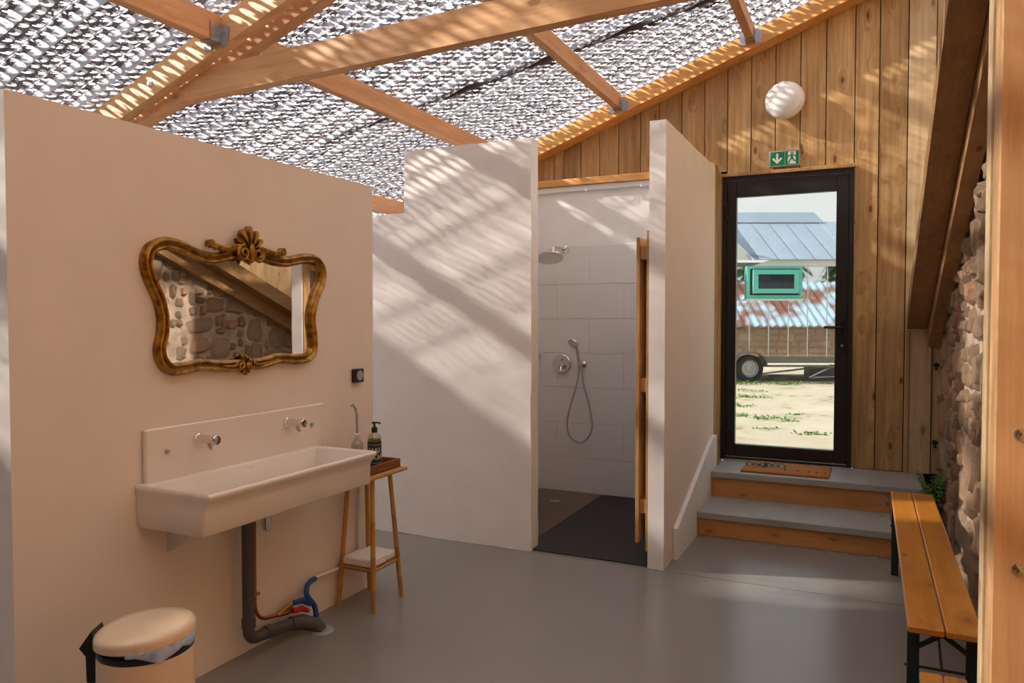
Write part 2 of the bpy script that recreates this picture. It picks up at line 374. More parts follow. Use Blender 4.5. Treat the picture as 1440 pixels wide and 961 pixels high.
# shower back wall with tiles
ws = struct('wall_shower', B(-4.7, -1.19, 6.068, 6.27, 0, 2.60), 'white')
k = 0
for r in range(8):
    z0 = [0.003, .008, .309, .609, .914, 1.210, 1.505, 1.802][r]; z1 = [.008, .305, .605, .910, 1.206, 1.501, 1.798, 2.125][r]
    if r == 0: continue
    x = -2.748-(.0 if r % 2 else .3)
    while x < -1.19:
        a = max(x, -2.748); b_ = min(x+.5992, -1.192)
        if b_-a > .03: obj('tile', MB().cbox(a, b_, 6.0615, 6.070, z0+.002, z1+.0025, .0006), 'tile', ws)
        x += .6
struct('trim_1', C(-2.745, -1.192, 6.035, 6.07, 2.592, 2.640, .004), 'rail')
struct('trim_2', C(-4.7, -1.10, 6.01, 6.27, 2.640, 2.698, .004), 'beamXo')
for q in (-2.18, -1.70): obj('rail_joint', C(q-.012, q+.012, 6.03, 6.04, 2.588, 2.606, .002), 'rail', bpy.data.objects['trim_1'])
# far gable wall: dark backing, each plank a piece
wf = struct('wall_far', MB().prism([(-4.7, GY+.03, 0), (-1.10, GY+.03, 0), (-1.10, GY+.03, 2.66), (-.10, GY+.03, 2.66), (-.10, GY+.03, 0), (1.4, GY+.03, 0), (1.4, GY+.03, RZ(1.4)), (-4.7, GY+.03, RZ(-4.7))], (0, .10, 0)), 'dark')
px = [-4.7, -4.4, -4.1, -3.8, -3.5, -3.2, -2.95, -2.76, -2.572, -2.476, -2.315, -2.143, -1.97, -1.775, -1.615, -1.424, -1.237, -1.055, -.872, -.688, -.504, -.319, -.118, .049, .238, .418, .60, .79, .98, 1.17, 1.38]
for i in range(len(px)-1):
    a, b_ = px[i]+.0035, px[i+1]-.0035
    if b_ < -1.05: z0 = 2.70
    elif a < -.13: z0 = 2.672
    else: z0 = .364
    dz = random.uniform(.0, .02); yf = GY+random.uniform(-.004, .004)
    if i == len(px)-7: yf -= .015
    mat = 'plankL' if a > .2 else 'plank'
    obj('plank', MB().prism([(a, yf, z0), (b_, yf, z0), (b_, yf, RZ(b_)-.13-dz), (a, yf, RZ(a)-.13-dz)], (0, .022, 0)), mat, wf)
obj('batten', C(.243, .272, GY-.03, GY-.005, .33, 1.42, .003), 'plank', wf)
# jamb boards closing the partition to the gable
struct('trim_3', C(-1.185, -1.092, 5.962, 6.125, .30, 2.715, .003), 'plank')
struct('trim_4', C(-1.175, -1.086, 6.128, 6.262, .30, 2.675, .003), 'plank')
struct('trim_5', C(-1.086, -.108, 6.215, 6.275, 2.645, 2.672, .003), 'plank')
# skirting stringer by the steps
struct('baseboard_stairs', MB().prism([(-1.088, 4.63, 0), (-1.088, 4.63, .195), (-1.088, 5.80, .60), (-1.088, 5.95, .60), (-1.088, 5.95, 0)], (.028, 0, 0)), 'white')
# other walls round the room
struct('wall_outer', B(-4.8, -4.7, -3, 6.4, 0, 2.335), 'white')
struct('wall_near', MB().prism([(-4.7, -3, 0), (1.4, -3, 0), (1.4, -3, RZ(1.4)), (-4.7, -3, RZ(-4.7))], (0, -.1, 0)), 'plank')
struct('wall_side', B(1.4, 1.5, -3, 6.4, 0, RZ(1.4)), 'plankL')

# stone wall on the right: mortar core plus single stones
def stone_top(y): return min(1.44+.42*(GY-y), 2.95)
XS = .475
pts = [(XS+.012, GY-.005, 0), (XS+.012, GY-.005, stone_top(GY))]
yy = GY-.3
while yy > 2.6: pts.append((XS+.012, yy, stone_top(yy))); yy -= .3
pts += [(XS+.012, 2.34, 2.95), (XS+.012, 2.34, 0)]
wr = struct('wall_right', MB().prism(pts, (.33, 0, 0)), 'mortar', smooth=False)
def stone_mesh(seed):
    rnd = random.Random(seed); mb = MB(); n = 6; g = []
    ph = [rnd.uniform(0, 6.28) for _ in range(6)]
    for i in range(n+1):
        for j in range(n+1):
            a = -1+2*i/n; b_ = -1+2*j/n
            # rounded square outline
            k = 1-.16*(a*a*b_*b_)-.0
            yy = a*k*(1+.10*math.sin(ph[0]+2.2*b_)+.05*math.sin(ph[1]+5*b_)); zz = b_*k*(1+.12*math.sin(ph[2]+2.0*a)+.06*math.sin(ph[3]+5*a))
            e = max(abs(a), abs(b_))
            h = (1-e**6)*(1+.25*math.sin(ph[4]+3*a)*math.cos(ph[5]+3*b_))+rnd.uniform(-.10, .10)*(e < .95)
            g.append((-h, yy*.5, zz*.5))
    mb.v = g
    for i in range(n):
        for j in range(n):
            q = i*(n+1)+j; mb.f.append((q, q+1, q+n+2, q+n+1)); mb.mi.append(0)
    return mesh('stone', mb, 'stone', ang=60)
SM = [stone_mesh(s) for s in range(12)]
rs = random.Random(3); bw = .03
def lay(ya, yb, rec):
    ns = 0; nb = int((yb-ya)/bw); sky_ = [0.01]*nb
    while ns < 300:
        i0 = min(range(nb), key=lambda q: sky_[q]); z = sky_[i0]
        if z > 2.9: break
        i1 = i0; lim = rs.choice((5, 7, 9, 12, 15))
        while i1+1 < nb and abs(sky_[i1+1]-z) < .05 and i1-i0 < lim: i1 += 1
        l = (i1-i0+1)*bw; z = max(sky_[i0:i1+1]); h = rs.uniform(.11, .24) if l > .15 else rs.uniform(.06, .13)
        y = ya+(i0+i1+1)/2*bw
        if l >= .05 and z+h < stone_top(y)+.05: rec(y, z+h/2, l, h); ns += 1
        for q in range(i0, i1+1): sky_[q] = z+h+rs.uniform(.002, .014)
def single(y, z, l, h):
    o = bpy.data.objects.new('stone', rs.choice(SM)); COL.objects.link(o); o.parent = wr
    o.location = Vector((XS+.014, y, z))-Vector(ORG[wr.name]); o.scale = (rs.uniform(.018, .045), l*.98, h*.98); o.rotation_euler = (rs.uniform(-.12, .12), 0, 0)
lay(3.6, GY-.02, single)
far = MB()
def joined(y, z, l, h):
    me = rs.choice(SM); k = len(far.v); far.v += [(XS+.014+v.co.x*.03, y+v.co.y*l*.98, z+v.co.z*h*.98) for v in me.vertices]
    far.f += [tuple(k+i for i in p.vertices) for p in me.polygons]; far.mi += [0]*len(me.polygons)
lay(2.36, 3.6, joined)
obj('stonework', far, 'stone', wr, kind='stuff', ang=60)

# steps
st = thing('staircase', (-.35, 5.8, 0), 'two grey stone steps with orange wooden risers below the glass door', 'stairs')
obj('riser', C(-1.058, .38, 5.245, 5.268, 0, .123, .002), 'riser', st)
obj('tread', C(-1.058, .36, 5.215, 5.80, .123, .169, .004), 'stonestep', st)
obj('riser', C(-1.058, .38, 5.735, 5.757, .169, .316, .002), 'riser', st)
obj('tread', C(-1.058, .372, 5.700, 6.275, .316, .362, .004), 'stonestep', st)
obj('core', B(-1.05, .33, 5.27, 6.27, 0, .12).box(-1.05, .33, 5.76, 6.27, .12, .314), 'dark', st)

# door
d1 = thing('door_1', (-.6, 6.28, .362), 'black framed glass door at the top of the steps', 'door'); d1['kind'] = 'structure'
mb = MB().box(-1.084, -1.050, 6.24, 6.33, .362, 2.645).box(-.146, -.112, 6.24, 6.33, .362, 2.645).box(-1.05, -.146, 6.24, 6.33, 2.612, 2.645).box(-1.05, -.146, 6.24, 6.36, .362, .385)
parts('door_frame', mb, 'black', d1)
mb = MB().cbox(-1.0505, -.975, 6.255, 6.315, .39, 2.608, .004).cbox(-.236, -.1455, 6.255, 6.315, .39, 2.608, .004).cbox(-.975, -.236, 6.255, 6.315, 2.483, 2.608, .004).cbox(-.975, -.236, 6.255, 6.315, .39, .487, .004)
parts('door_leaf', mb, 'black', d1)
gl = obj('pane', B(-.976, -.235, 6.283, 6.289, .486, 2.484), 'glass', d1)
mb = MB().cbox(-.199, -.171, 6.243, 6.256, 1.24, 1.50, .003).tube([(-.185, 6.25, 1.44), (-.185, 6.205, 1.44)], .011).tube([(-.185, 6.207, 1.44), (-.20, 6.200, 1.44), (-.31, 6.200, 1.44)], .010)
obj('door_handle', mb, 'blackp', d1)
obj('keyhole', MB().lathe([(0, .004), (.009, .004), (.010, 0)], (-.185, 6.243, 1.30), (0, -1, 0), 14), 'galv', d1, label='steel keyhole')
obj('threshold', C(-1.075, -.118, 6.21, 6.25, .362, .370, .002), 'galv', d1, label='thin pale metal threshold strip')
for z in (.62, 2.30): obj('hinge', MB().tube([(-1.047, 6.238, z), (-1.047, 6.238, z+.11)], .010, 8), 'blackp', d1)

# ceiling: corrugated translucent sheet
def sheet():
    p = .205; prof = [(0, 0), (.075, 0), (.115, .028), (.155, .028), (.190, 0)]
    ys = []; y = -.75
    while y < 6.45:
        for a, h in prof: ys.append((y+a, h))
        y += p
    xs = [-5.0, -4, -3, -2, -1, 0, 1.55]; mb = MB()
    for x in xs:
        for yy, h in ys: mb.v.append((x, yy, RZ(x)+.012+h))
    n = len(ys)
    for i in range(len(xs)-1):
        for j in range(n-1): mb.f.append((i*n+j, i*n+j+1, (i+1)*n+j+1, (i+1)*n+j)); mb.mi.append(1 if j % 5 in (1, 3) else 0)
    return mb
struct('ceiling', sheet(), ['sheet', 'sheetside'], smooth=False)
struct('ceiling_shade_boards', MB().prism([(-5, -3.1, RZ(-5)), (1.55, -3.1, RZ(1.55)), (1.55, -3.1, RZ(1.55)+.06), (-5, -3.1, RZ(-5)+.06)], (0, 2.35, 0)), 'panelwood')  # unseen opaque boards, added to darken and warm the light in the room
struct('wall_bounce_panel', B(.62, .66, -3, 2.06, 0, RZ(.62)-.02), 'panelwood')  # unseen wood panel, added to bounce warm sunlight towards the sink wall

# camouflage net stretched over the sheet: a web of scale-shaped cut-outs with curled flaps
def net():
    rng = np.random.default_rng(5); V = []; F = []; MI = []
    cw, ch = .060, .050
    nse = rng.random((60, 80))
    def fld(x, y, s_):
        u = (x+6)*s_; v = (y+3)*s_; i = int(u) % 59; j = int(v) % 79; fu = u-int(u); fv = v-int(v)
        return (nse[i, j]*(1-fu)+nse[i+1, j]*fu)*(1-fv)+(nse[i, j+1]*(1-fu)+nse[i+1, j+1]*fu)*fv
    H0 = .062; n = 10; k = 0
    # comma-shaped hole outline (unit cell), turned at random cell by cell
    hole = [(.40, .02), (.34, .26), (.10, .37), (-.18, .34), (-.37, .14), (-.30, -.10), (-.10, -.02), (.06, -.08), (.12, -.30), (.34, -.24)]
    rect = [(.5, .0), (.5, .5), (.12, .5), (-.2, .5), (-.5, .5), (-.5, -.15), (-.5, -.5), (.0, -.5), (.25, -.5), (.5, -.5)]
    zf = lambda x, y: RZ(x)+H0+.006*math.sin(x*31)*math.cos(y*27)
    ny = int(7.15/ch); nx = int(6.5/cw)
    for jy in range(ny):
        y0 = -.73+jy*ch
        for ix in range(nx):
            x0 = -4.95+ix*cw+(cw/2 if jy % 2 else 0)
            f = fld(x0, y0, 2.6)*.6+fld(x0+1, y0+2, 9)*.4; g = rng.random()
            fl = -1 if (jy+ix) % 2 else 1; sc = 1.03+.25*g; th = rng.uniform(-.35, .35); c, s2 = math.cos(th), math.sin(th)
            for (a, b_) in rect: x = x0+a*cw; y = y0+b_*ch; V.append((x, y, zf(x, y)))
            for (a, b_) in hole:
                a *= fl; a2 = (a*c-b_*s2)*sc*1.06; b2 = (a*s2+b_*c)*sc*1.06
                V.append((x0+max(-.455, min(.455, a2))*cw, y0+max(-.455, min(.455, b2))*ch, zf(x0, y0)-.004))
            mat = 0 if f+.18*(g-.5) < .53 else 1
            for q in range(n):
                r = (q+1) % n
                if fl > 0: F.append((k+q, k+r, k+n+r, k+n+q))
                else: F.append((k+q, k+r, k+n+(n//2-r) % n, k+n+(n//2-q) % n))
                MI.append(mat)
            if rng.random() < .55:      # the cut flap curls down below the web
                a0 = rng.uniform(0, 6.28); w_ = rng.uniform(.009, .014); L_ = rng.uniform(.016, .028); kk = len(V)
                bx, by = x0+.22*cw*math.cos(a0+2.6), y0+.22*ch*math.sin(a0+2.6); ux, uy = math.cos(a0), math.sin(a0)
                for t in (0, .5, 1):
                    for sg in (-1, 1):
                        x = bx+ux*L_*t-uy*sg*w_*(1-.7*t)*.6; y = by+uy*L_*t+ux*sg*w_*(1-.7*t)*.6; V.append((x, y, zf(x0, y0)-.004-.016*t*t))
                m2 = 2 if rng.random() < .30+.5*f else 0
                F.append((kk, kk+1, kk+3, kk+2)); MI.append(m2); F.append((kk+2, kk+3, kk+5, kk+4)); MI.append(m2)
                k = len(V)
            else: k = len(V)
    def strip(xa, ya, xb, yb, w_, N_=24):
        for t in range(N_):
            kk = len(V)
            a = xa+(xb-xa)*t/N_; b_ = xa+(xb-xa)*(t+1)/N_; y1 = ya+(yb-ya)*t/N_; y2 = ya+(yb-ya)*(t+1)/N_
            V.extend([(a, y1-w_, RZ(a)+.044), (a, y1+w_, RZ(a)+.046), (b_, y2+w_, RZ(b_)+.046), (b_, y2-w_, RZ(b_)+.044)])
            F.append((kk, kk+1, kk+2, kk+3)); MI.append(0)
    strip(-4.5, 3.10, .6, 3.10, .05); strip(-3.6, 4.38, -2.7, 4.72, .03, 8); strip(-2.8, 4.68, -.9, 5.42, .05)
    me = bpy.data.meshes.new('camouflage_net'); me.from_pydata(V, [], F)
    for m in ('net0', 'net1', 'net2'): me.materials.append(MT[m])
    me.polygons.foreach_set('material_index', MI); me.update()
    o = bpy.data.objects.new('camouflage_net', me); COL.objects.link(o)
    setp(o, 'brown and grey scale-cut camouflage net stretched over the translucent roof', 'net', kind='stuff')
net()

# rafters, tie beam, purlins
def rafter(name, y0, y1, x0, x1, mat, label, zb=3.909, zt=4.055):
    return obj(name, MB().prism([(x0, y0, zb+.364*x0), (x1, y0, zb+.364*x1), (x1, y0, zt+.364*x1), (x0, y0, zt+.364*x0)], (0, y1-y0, 0)), mat, None, label, 'beam')
r1 = thing('rafter', (-2.5, 2.80, 2.9), 'bolted pine rafter above the sink wall, the nearest rafter, in front of the tie beam', 'beam')
obj('timber', MB().prism([(x, 2.77, zz+.364*x) for x, zz in ((-4.65, 3.909), (1.3, 3.909), (1.3, 4.055), (-4.65, 4.055))], (0, .06, 0)), 'beamX', r1)
obj('bolt', MB().lathe([(0, .012), (.010, .012), (.012, .006), (.018, .004), (.018, 0)], (-3.42, 2.77, 2.735), (0, -1, 0), 12), 'chrome', r1)
rafter('rafter', 2.90, 2.97, -4.65, 1.3, 'beamX', 'second rafter of the pair, behind the tie beam, barred with sunlight')
rafter('rafter', 6.10, 6.275, -4.65, 1.3, 'beamXo', 'deep orange rafter running up the top edge of the plank gable', zt=4.045)
tb = MB().prism([(-3.62, 2.832, 2.56), (-3.25, 2.832, 2.640), (1.2, 2.832, 2.755), (1.2, 2.832, 2.90), (-3.05, 2.832, 2.792), (-3.3, 2.832, 2.70)], (0, .062, 0))
obj('tie_beam', tb, 'beamX', None, 'long knotty pine tie beam crossing the room under the net', 'beam')
def hanger(parent, x, y, sgn, z):
    """galvanised joist hanger: saddle round the purlin end with two nailed ears"""
    w_ = .036; mb = MB()
    for s_ in (-1, 1):
        mb.box(x+s_*w_-.0015, x+s_*w_+.0015, min(y, y+sgn*.07), max(y, y+sgn*.07), z-.006, z+.085)
        mb.prism([(x+s_*w_, y+sgn*.001, z-.03), (x+s_*(w_+.045), y+sgn*.001, z-.02), (x+s_*(w_+.05), y+sgn*.001, z+.07), (x+s_*w_, y+sgn*.001, z+.09)], (0, sgn*.002, 0))
        for q in (.0, .045): mb.lathe([(0, .004), (.004, .003), (.005, 0)], (x+s_*(w_+.022), y+sgn*.003, z+q), (0, sgn, 0), 6)
    mb.box(x-w_, x+w_, min(y, y+sgn*.07), max(y, y+sgn*.07), z-.006, z-.003)
    obj('hanger', mb, 'galv', parent, label='galvanised steel hanger')
PW = .060
def purlin(x, zb, y0, y1, label, h0=False, h1=False, mat='beamY'):
    t = thing('purlin', (x-PW/2, (y0+y1)/2, zb), label, 'beam', None)
    zt0, zt1 = RZ(x-PW)-.002, RZ(x)-.002
    obj('timber', MB().prism([(x-PW, y0, zb), (x, y0, zb), (x, y0, zt1), (x-PW, y0, zt0)], (0, y1-y0, 0)), mat, t)
    if h0: hanger(t, x-PW/2, y0, 1, zb)
    if h1: hanger(t, x-PW/2, y1, -1, zb)
for nm, x, zb in (('lowest', -3.985, 2.475), ('sink', -2.91, 2.868), ('middle', -1.885, 3.255), ('upper', -.825, 3.655)):
    wh = {'lowest': 'lowest purlin, showing just left of the tall shower wall', 'sink': 'thick purlin running from the rafter pair down behind the tall shower wall',
          'middle': 'purlin between the tie beam and the gable rafter, ending above the shower opening', 'upper': 'short purlin at the top of the photo meeting the gable rafter above the lamp'}[nm]
    wn = {'lowest': 'purlin over the sink wall nearest the eaves, on the near side of the rafters', 'sink': 'thick purlin in the top left corner with a steel hanger on its end',
          'middle': 'near purlin above the tie beam, beyond the top of the photo', 'upper': 'near purlin closest to the ridge, beyond the top of the photo'}[nm]
    purlin(x, zb, 2.972, 6.098, wh, h0=True, h1=True); purlin(x, zb, -2.9, 2.768, wn, h1=(nm != 'lowest'))

# brown boards rising over the stone wall towards the camera
def slopebeam(name, x0, x1, zl, dep, y0, y1, label):
    f = lambda y: zl+.42*(GY-y)
    return obj(name, MB().prism([(x0, y0, f(y0)), (x0, y1, f(y1)), (x0, y1, f(y1)+dep), (x0, y0, f(y0)+dep)], (x1-x0, 0, 0)), 'raftY', None, label, 'beam')
slopebeam('brace_beam', .252, .384, 1.415, .14, 6.245, 2.3, 'wide brown sloping beam, left of the pair above the stone wall')
slopebeam('brace_beam', .388, .462, 1.290, .22, 6.245, 2.3, 'narrower sloping beam set lower, against the top of the stone wall')
# clamps in the corner
for z in (1.17, .605):
    t = obj('pipe_clamp', MB().cbox(.425, .462, 6.20, 6.245, z-.012, z+.012, .002).tube([(.442, 6.21, z+.02), (.442, 6.21, z-.03)], .006, 8).cbox(.432, .455, 6.19, 6.23, z-.034, z-.026, .002), 'blackp', None,
            ('upper' if z > 1 else 'lower')+' small black metal clamp in the corner of planks and stone wall', 'clamp')

# post at the right edge
t = thing('post', (.36, 2.17, 0), 'big pale orange timber post with bolts at the right edge', 'post')
obj('timber', C(.270, .56, 2.075, 2.175, 0, 4.1, .003), 'post', t)
obj('lamination', C(.276, .50, 2.178, 2.225, 0, 4.1, .003), 'plankL', t, label='pale split edge board')
obj('lamination', C(.268, .50, 2.228, 2.285, 0, 4.1, .003), 'plankL', t, label='pale back edge board')
for z in (1.232, .915):
    mb = MB().lathe([(0, .003), (.016, .003), (.016, 0)], (.323, 2.075, z), (0, -1, 0), 18)
    mb.lathe([(0, .018), (.011, .018), (.012, .003)], (.323, 2.075, z), (0, -1, 0), 6).lathe([(0, .032), (.0065, .032), (.0065, .018)], (.323, 2.075, z), (0, -1, 0), 10)
    obj('bolt', mb, 'chrome', t)

# ================================================================ OBJECTS
# ---- mirror
OUT = [(1.981, 1.728), (2.003, 1.785), (2.073, 1.821), (2.155, 1.818), (2.231, 1.794), (2.3, 1.78), (2.368, 1.791), (2.438, 1.812), (2.515, 1.822), (2.590, 1.818), (2.672, 1.800), (2.761, 1.798), (2.882, 1.82), (2.981, 1.815), (3.039, 1.756), (3.031, 1.678), (2.985, 1.599), (2.958, 1.512), (2.969, 1.416), (2.968, 1.339), (2.917, 1.292), (2.82, 1.284), (2.715, 1.293), (2.64, 1.281), (2.579, 1.274), (2.504, 1.276), (2.441, 1.274), (2.345, 1.277), (2.253, 1.287), (2.165, 1.278), (2.101, 1.281), (2.052, 1.322), (2.035, 1.383), (2.05, 1.45), (2.052, 1.51), (2.034, 1.576), (2.005, 1.635), (1.985, 1.685)]
mi = thing('wall_mirror', (-2.52, 2.5, 1.27), 'gilt scrolled baroque mirror above the trough sink', 'mirror')
cv = crom([(0, a, b_) for a, b_ in OUT], 5)
def normals(cv):
    N_ = []
    for i in range(len(cv)):
        t = cv[(i+2) % len(cv)]-cv[i-2]; t.normalize(); N_.append(Vector((0, t.z, -t.y)))
    cen = Vector((0, 2.5, 1.55))
    sgn = 1 if sum((cen-cv[i]).dot(N_[i]) for i in range(len(cv))) > 0 else -1
    return [n*sgn for n in N_]
NI = normals(cv)
prof = [(0, -2.519), (-.002, -2.500), (.004, -2.486), (.012, -2.482), (.018, -2.487), (.022, -2.496), (.028, -2.498), (.032, -2.490), (.038, -2.488), (.043, -2.494), (.047, -2.503), (.050, -2.512)]
mb = MB(); n = len(cv)
for o_, x in prof:
    for i in range(n): q = cv[i]+NI[i]*o_; mb.v.append((x, q.y, q.z))
for a in range(len(prof)-1):
    for i in range(n): mb.f.append((a*n+i, (a+1)*n+i, (a+1)*n+(i+1) % n, a*n+(i+1) % n)); mb.mi.append(0)
obj('frame', mb, 'gilt', mi, ang=60)
obj('mirror_glass', MB().prism([(-2.519, (cv[i]+NI[i]*.044).y, (cv[i]+NI[i]*.044).z) for i in range(n)], (.010, 0, 0)), 'mirror', mi, smooth=False)
def shell(mb, cy, cz, R, lobes, a0, a1, x0=-2.50, deep=.03):
    """fan of raised petals"""
    for k in range(lobes):
        am = a0+(a1-a0)*(k+.5)/lobes; hw = (a1-a0)/lobes*.56; rk = R*(1-.26*abs((k+.5)/lobes-.5)*2)
        rows = 7
        base = len(mb.v)
        for i in range(rows+1):
            t = i/rows; rr = rk*(.12+.88*t); wv = hw*(.45+.55*t) if t < .92 else hw*.62
            if i == rows: rr = rk*1.0; wv = hw*.35
            for j, u in enumerate((-1, -.55, 0, .55, 1)):
                a = am+wv*u; ht = x0+.008+deep*(.55+.45*math.sin(math.pi*min(t, .9)))*(1-.9*(1-u*u)*.55) if abs(u) < 1 else x0+.004
                mb.v.append((ht, cy+rr*math.cos(a), cz+rr*math.sin(a)))
        for i in range(rows):
            for j in range(4):
                q = base+i*5+j; mb.f.append((q, q+1, q+6, q+5)); mb.mi.append(0)
def scroll(mb, cy, cz, R, sgn, turns=1.6, x=-2.478, th=.010):
    P = []; rr = []
    for i in range(26):
        t = i/25; a = math.pi*.5+sgn*turns*2*math.pi*t; r = R*(1-.78*t)
        P.append((x+.010*t, cy+r*math.cos(a), cz+r*math.sin(a))); rr.append(th*(1-.35*t))
    mb.tube(P, rr, 8)
mb = MB(); shell(mb, 2.512, 1.802, .110, 7, math.radians(-5), math.radians(185), deep=.034)
scroll(mb, 2.470, 1.790, .036, 1); scroll(mb, 2.556, 1.788, .036, -1)
mb.tube([(-2.472, 2.512, 1.83), (-2.466, 2.512, 1.80), (-2.468, 2.508, 1.76), (-2.48, 2.500, 1.742)], [.010, .016, .013, .004], 8)
for s_ in (-1, 1):   # garlands out to the little rolled ends
    e = 2.293 if s_ < 0 else 2.715
    P = crom([(-2.484, 2.512+s_*.060, 1.815), (-2.480, 2.512+s_*.12, 1.803), (-2.482, (2.512+e)/2+s_*.03, 1.797), (-2.484, e-s_*.02, 1.806), (-2.484, e+s_*.015, 1.815)], 6, False)
    mb.tube(P, [.012+.004*math.sin(i*1.9) for i in range(len(P))], 8)
    for i in range(1, len(P)-2, 2): mb.sphere((P[i].x+.006, P[i].y, P[i].z+.008), .010, 7, 5, (1, 1.3, .8))
    mb.tube([(-2.498, e, 1.818), (-2.470, e, 1.818)], .016, 12)
obj('crest', mb, 'gilt', mi, label='carved shell and scroll crest', ang=60)
mb = MB(); shell(mb, 2.486, 1.300, .046, 5, math.radians(200), math.radians(340), deep=.024); shell(mb, 2.486, 1.300, .046, 5, math.radians(20), math.radians(160), deep=.024)
for s_ in (-1, 1):
    scroll(mb, 2.486+s_*.036, 1.300, .020, s_, 1.2, th=.007)
    P = crom([(-2.486, 2.486+s_*.045, 1.305), (-2.484, 2.486+s_*.075, 1.296), (-2.488, 2.486+s_*.12, 1.300)], 5, False); mb.tube(P, [.009, .010, .009, .009, .008, .008, .007, .006, .006, .005, .003][:len(P)], 7)
mb.sphere((-2.472, 2.486, 1.300), .013, 8, 6)
obj('ornament', mb, 'gilt', mi, label='small carved leaf ornament at the bottom', ang=60)

# ---- sink
sk = thing('trough_sink', (-2.35, 2.47, .71), 'long white ceramic trough sink with high splashback on the left wall', 'sink')
obj('splashback', C(-2.519, -2.497, 1.98, 3.028, .855, 1.076, .006), 'ceramic', sk)
def basin():
    mb = MB(); Y0, Y1 = 1.955, 2.965; X0 = -2.519; zt = .863
    # outer section rings from underside to lip, then down inside
    def ring(x1, y0, y1, z, r=.012, x0=X0):
        pts = []
        for (cx, cy, a0) in ((x1-r, y0+r, -90), (x1-r, y1-r, 0), (x0+.002, y1-.002, 90), (x0+.002, y0+.002, 180)):
            rr = r if cx > x0+.01 else .002
            for q in range(4):
                a = math.radians(a0+30*q); pts.append((cx+rr*math.cos(a), cy+rr*math.sin(a), z))
        return pts
    R_ = [ring(-2.172, Y0+.004, Y1-.004, .705), ring(-2.166, Y0, Y1, .712), ring(-2.164, Y0, Y1, .795), ring(-2.160, Y0, Y1, .812), ring(-2.140, Y0-.004, Y1+.004, .838), ring(-2.130, Y0-.006, Y1+.006, .852), ring(-2.130, Y0-.006, Y1+.006, .860), ring(-2.136, Y0-.002, Y1+.002, .8665),
          ring(-2.150, Y0+.012, Y1-.012, .866, .014, -2.488), ring(-2.158, Y0+.020, Y1-.020, .856, .02, -2.480), ring(-2.185, Y0+.055, Y1-.055, .760, .03, -2.465), ring(-2.21, Y0+.09, Y1-.09, .748, .04, -2.44)]
    for r in R_: mb.v += r
    n = 16
    for a in range(len(R_)-1):
        for i in range(n): mb.f.append((a*n+i, a*n+(i+1) % n, (a+1)*n+(i+1) % n, (a+1)*n+i)); mb.mi.append(0)
    mb.f.append(tuple(range(n-1, -1, -1))); mb.mi.append(0); mb.f.append(tuple((len(R_)-1)*n+i for i in range(n))); mb.mi.append(0)
    return mb
obj('basin', basin(), 'ceramic', sk, ang=50)
obj('overflow', MB().cbox(-2.4815, -2.477, 2.47, 2.52, .842, .848, .001), 'ceramic', sk)
mb = MB().prism([(-2.519, 2.09, .705), (-2.30, 2.09, .705), (-2.40, 2.09, .66), (-2.46, 2.09, .60), (-2.519, 2.09, .57)], (0, .02, 0))
obj('bracket', mb, 'trwhite', sk, label='small white wall bracket under the left end')
for (y, z) in ((2.077, .979), (2.926, .979)):
    obj('stud', MB().lathe([(0, .012), (.007, .011), (.010, .004), (.010, 0)], (-2.497, y, z), (1, 0, 0), 14), 'greyplastic', sk)
for (y, z, nm) in ((2.23, 1.008, 'left'), (2.754, 1.011, 'right')):
    t = thing('push_tap', (-2.497, y, z), 'chrome push tap, the %s one on the splashback' % nm, 'tap', 'chrome push taps over the trough sink')
    obj('body', MB().lathe([(.024, 0), (.024, .006), (.018, .010), (.018, .085), (.015, .088)], (-2.497, y, z), (1, 0, 0), 20), 'chrome', t)
    obj('push_button', MB().lathe([(.016, .088), (.021, .090), (.021, .104), (.018, .108), (0, .109)], (-2.497, y, z), (1, 0, 0), 20), 'chrome', t)
    obj('spout', MB().tube([(-2.437, y, z-.005), (-2.430, y, z-.028), (-2.418, y, z-.040)], [.012, .011, .009], 12), 'chrome', t)
# ---- socket
t = thing('wall_switch', (-2.52, 3.32, 1.155), 'square black switch with round grey middle beside the mirror', 'switch')
obj('plate', C(-2.52, -2.494, 3.277, 3.357, 1.158, 1.232, .004), 'blackp', t)
obj('dial', MB().lathe([(.027, 0), (.027, .004), (.023, .006), (0, .003)], (-2.494, 3.317, 1.196), (1, 0, 0), 24), 'greyplastic', t)
# ---- plumbing
t = thing('drain_pipe', (-2.42, 2.42, 0), 'thick dark waste pipe dropping from the sink to the floor', 'pipe')
mb = MB().tube([(-2.42, 2.42, .706), (-2.42, 2.42, .16)]+arc((-2.42, 2.47, .15), .05, math.pi, 1.5*math.pi, 5, (0, 1, 0), (0, 0, 1))+[(-2.425, 2.60, .085), (-2.43, 2.72, .07)], .026, 14)
obj('pipe', mb, 'greyp', t)
parts('collar', MB().tube([(-2.42, 2.42, .20), (-2.42, 2.42, .16)], .030, 14).tube([(-2.42, 2.42, .706), (-2.42, 2.42, .68)], .031, 14).tube([(-2.423, 2.52, .097), (-2.424, 2.56, .091)], .030, 14), 'greyp', t)
obj('elbow', MB().tube([(-2.43, 2.69, .075), (-2.42, 2.76, .06), (-2.38, 2.81, .035), (-2.36, 2.82, .004)], [.032, .036, .034, .034], 14), 'greyp', t)
obj('floor_flange', MB().lathe([(0, .012), (.05, .010), (.058, 0)], (-2.36, 2.83, .001), (0, 0, 1), 22), 'greyplastic', t)
t = thing('bottle_trap', (-2.43, 2.54, .60), 'small chrome bottle trap hanging under the sink', 'trap')
obj('cup', MB().lathe([(0, .55), (.014, .552), (.021, .565), (.021, .655), (.024, .657), (.024, .675), (.014, .68), (.012, .706)], (-2.43, 2.545, 0), (0, 0, 1), 20), 'chrome', t)
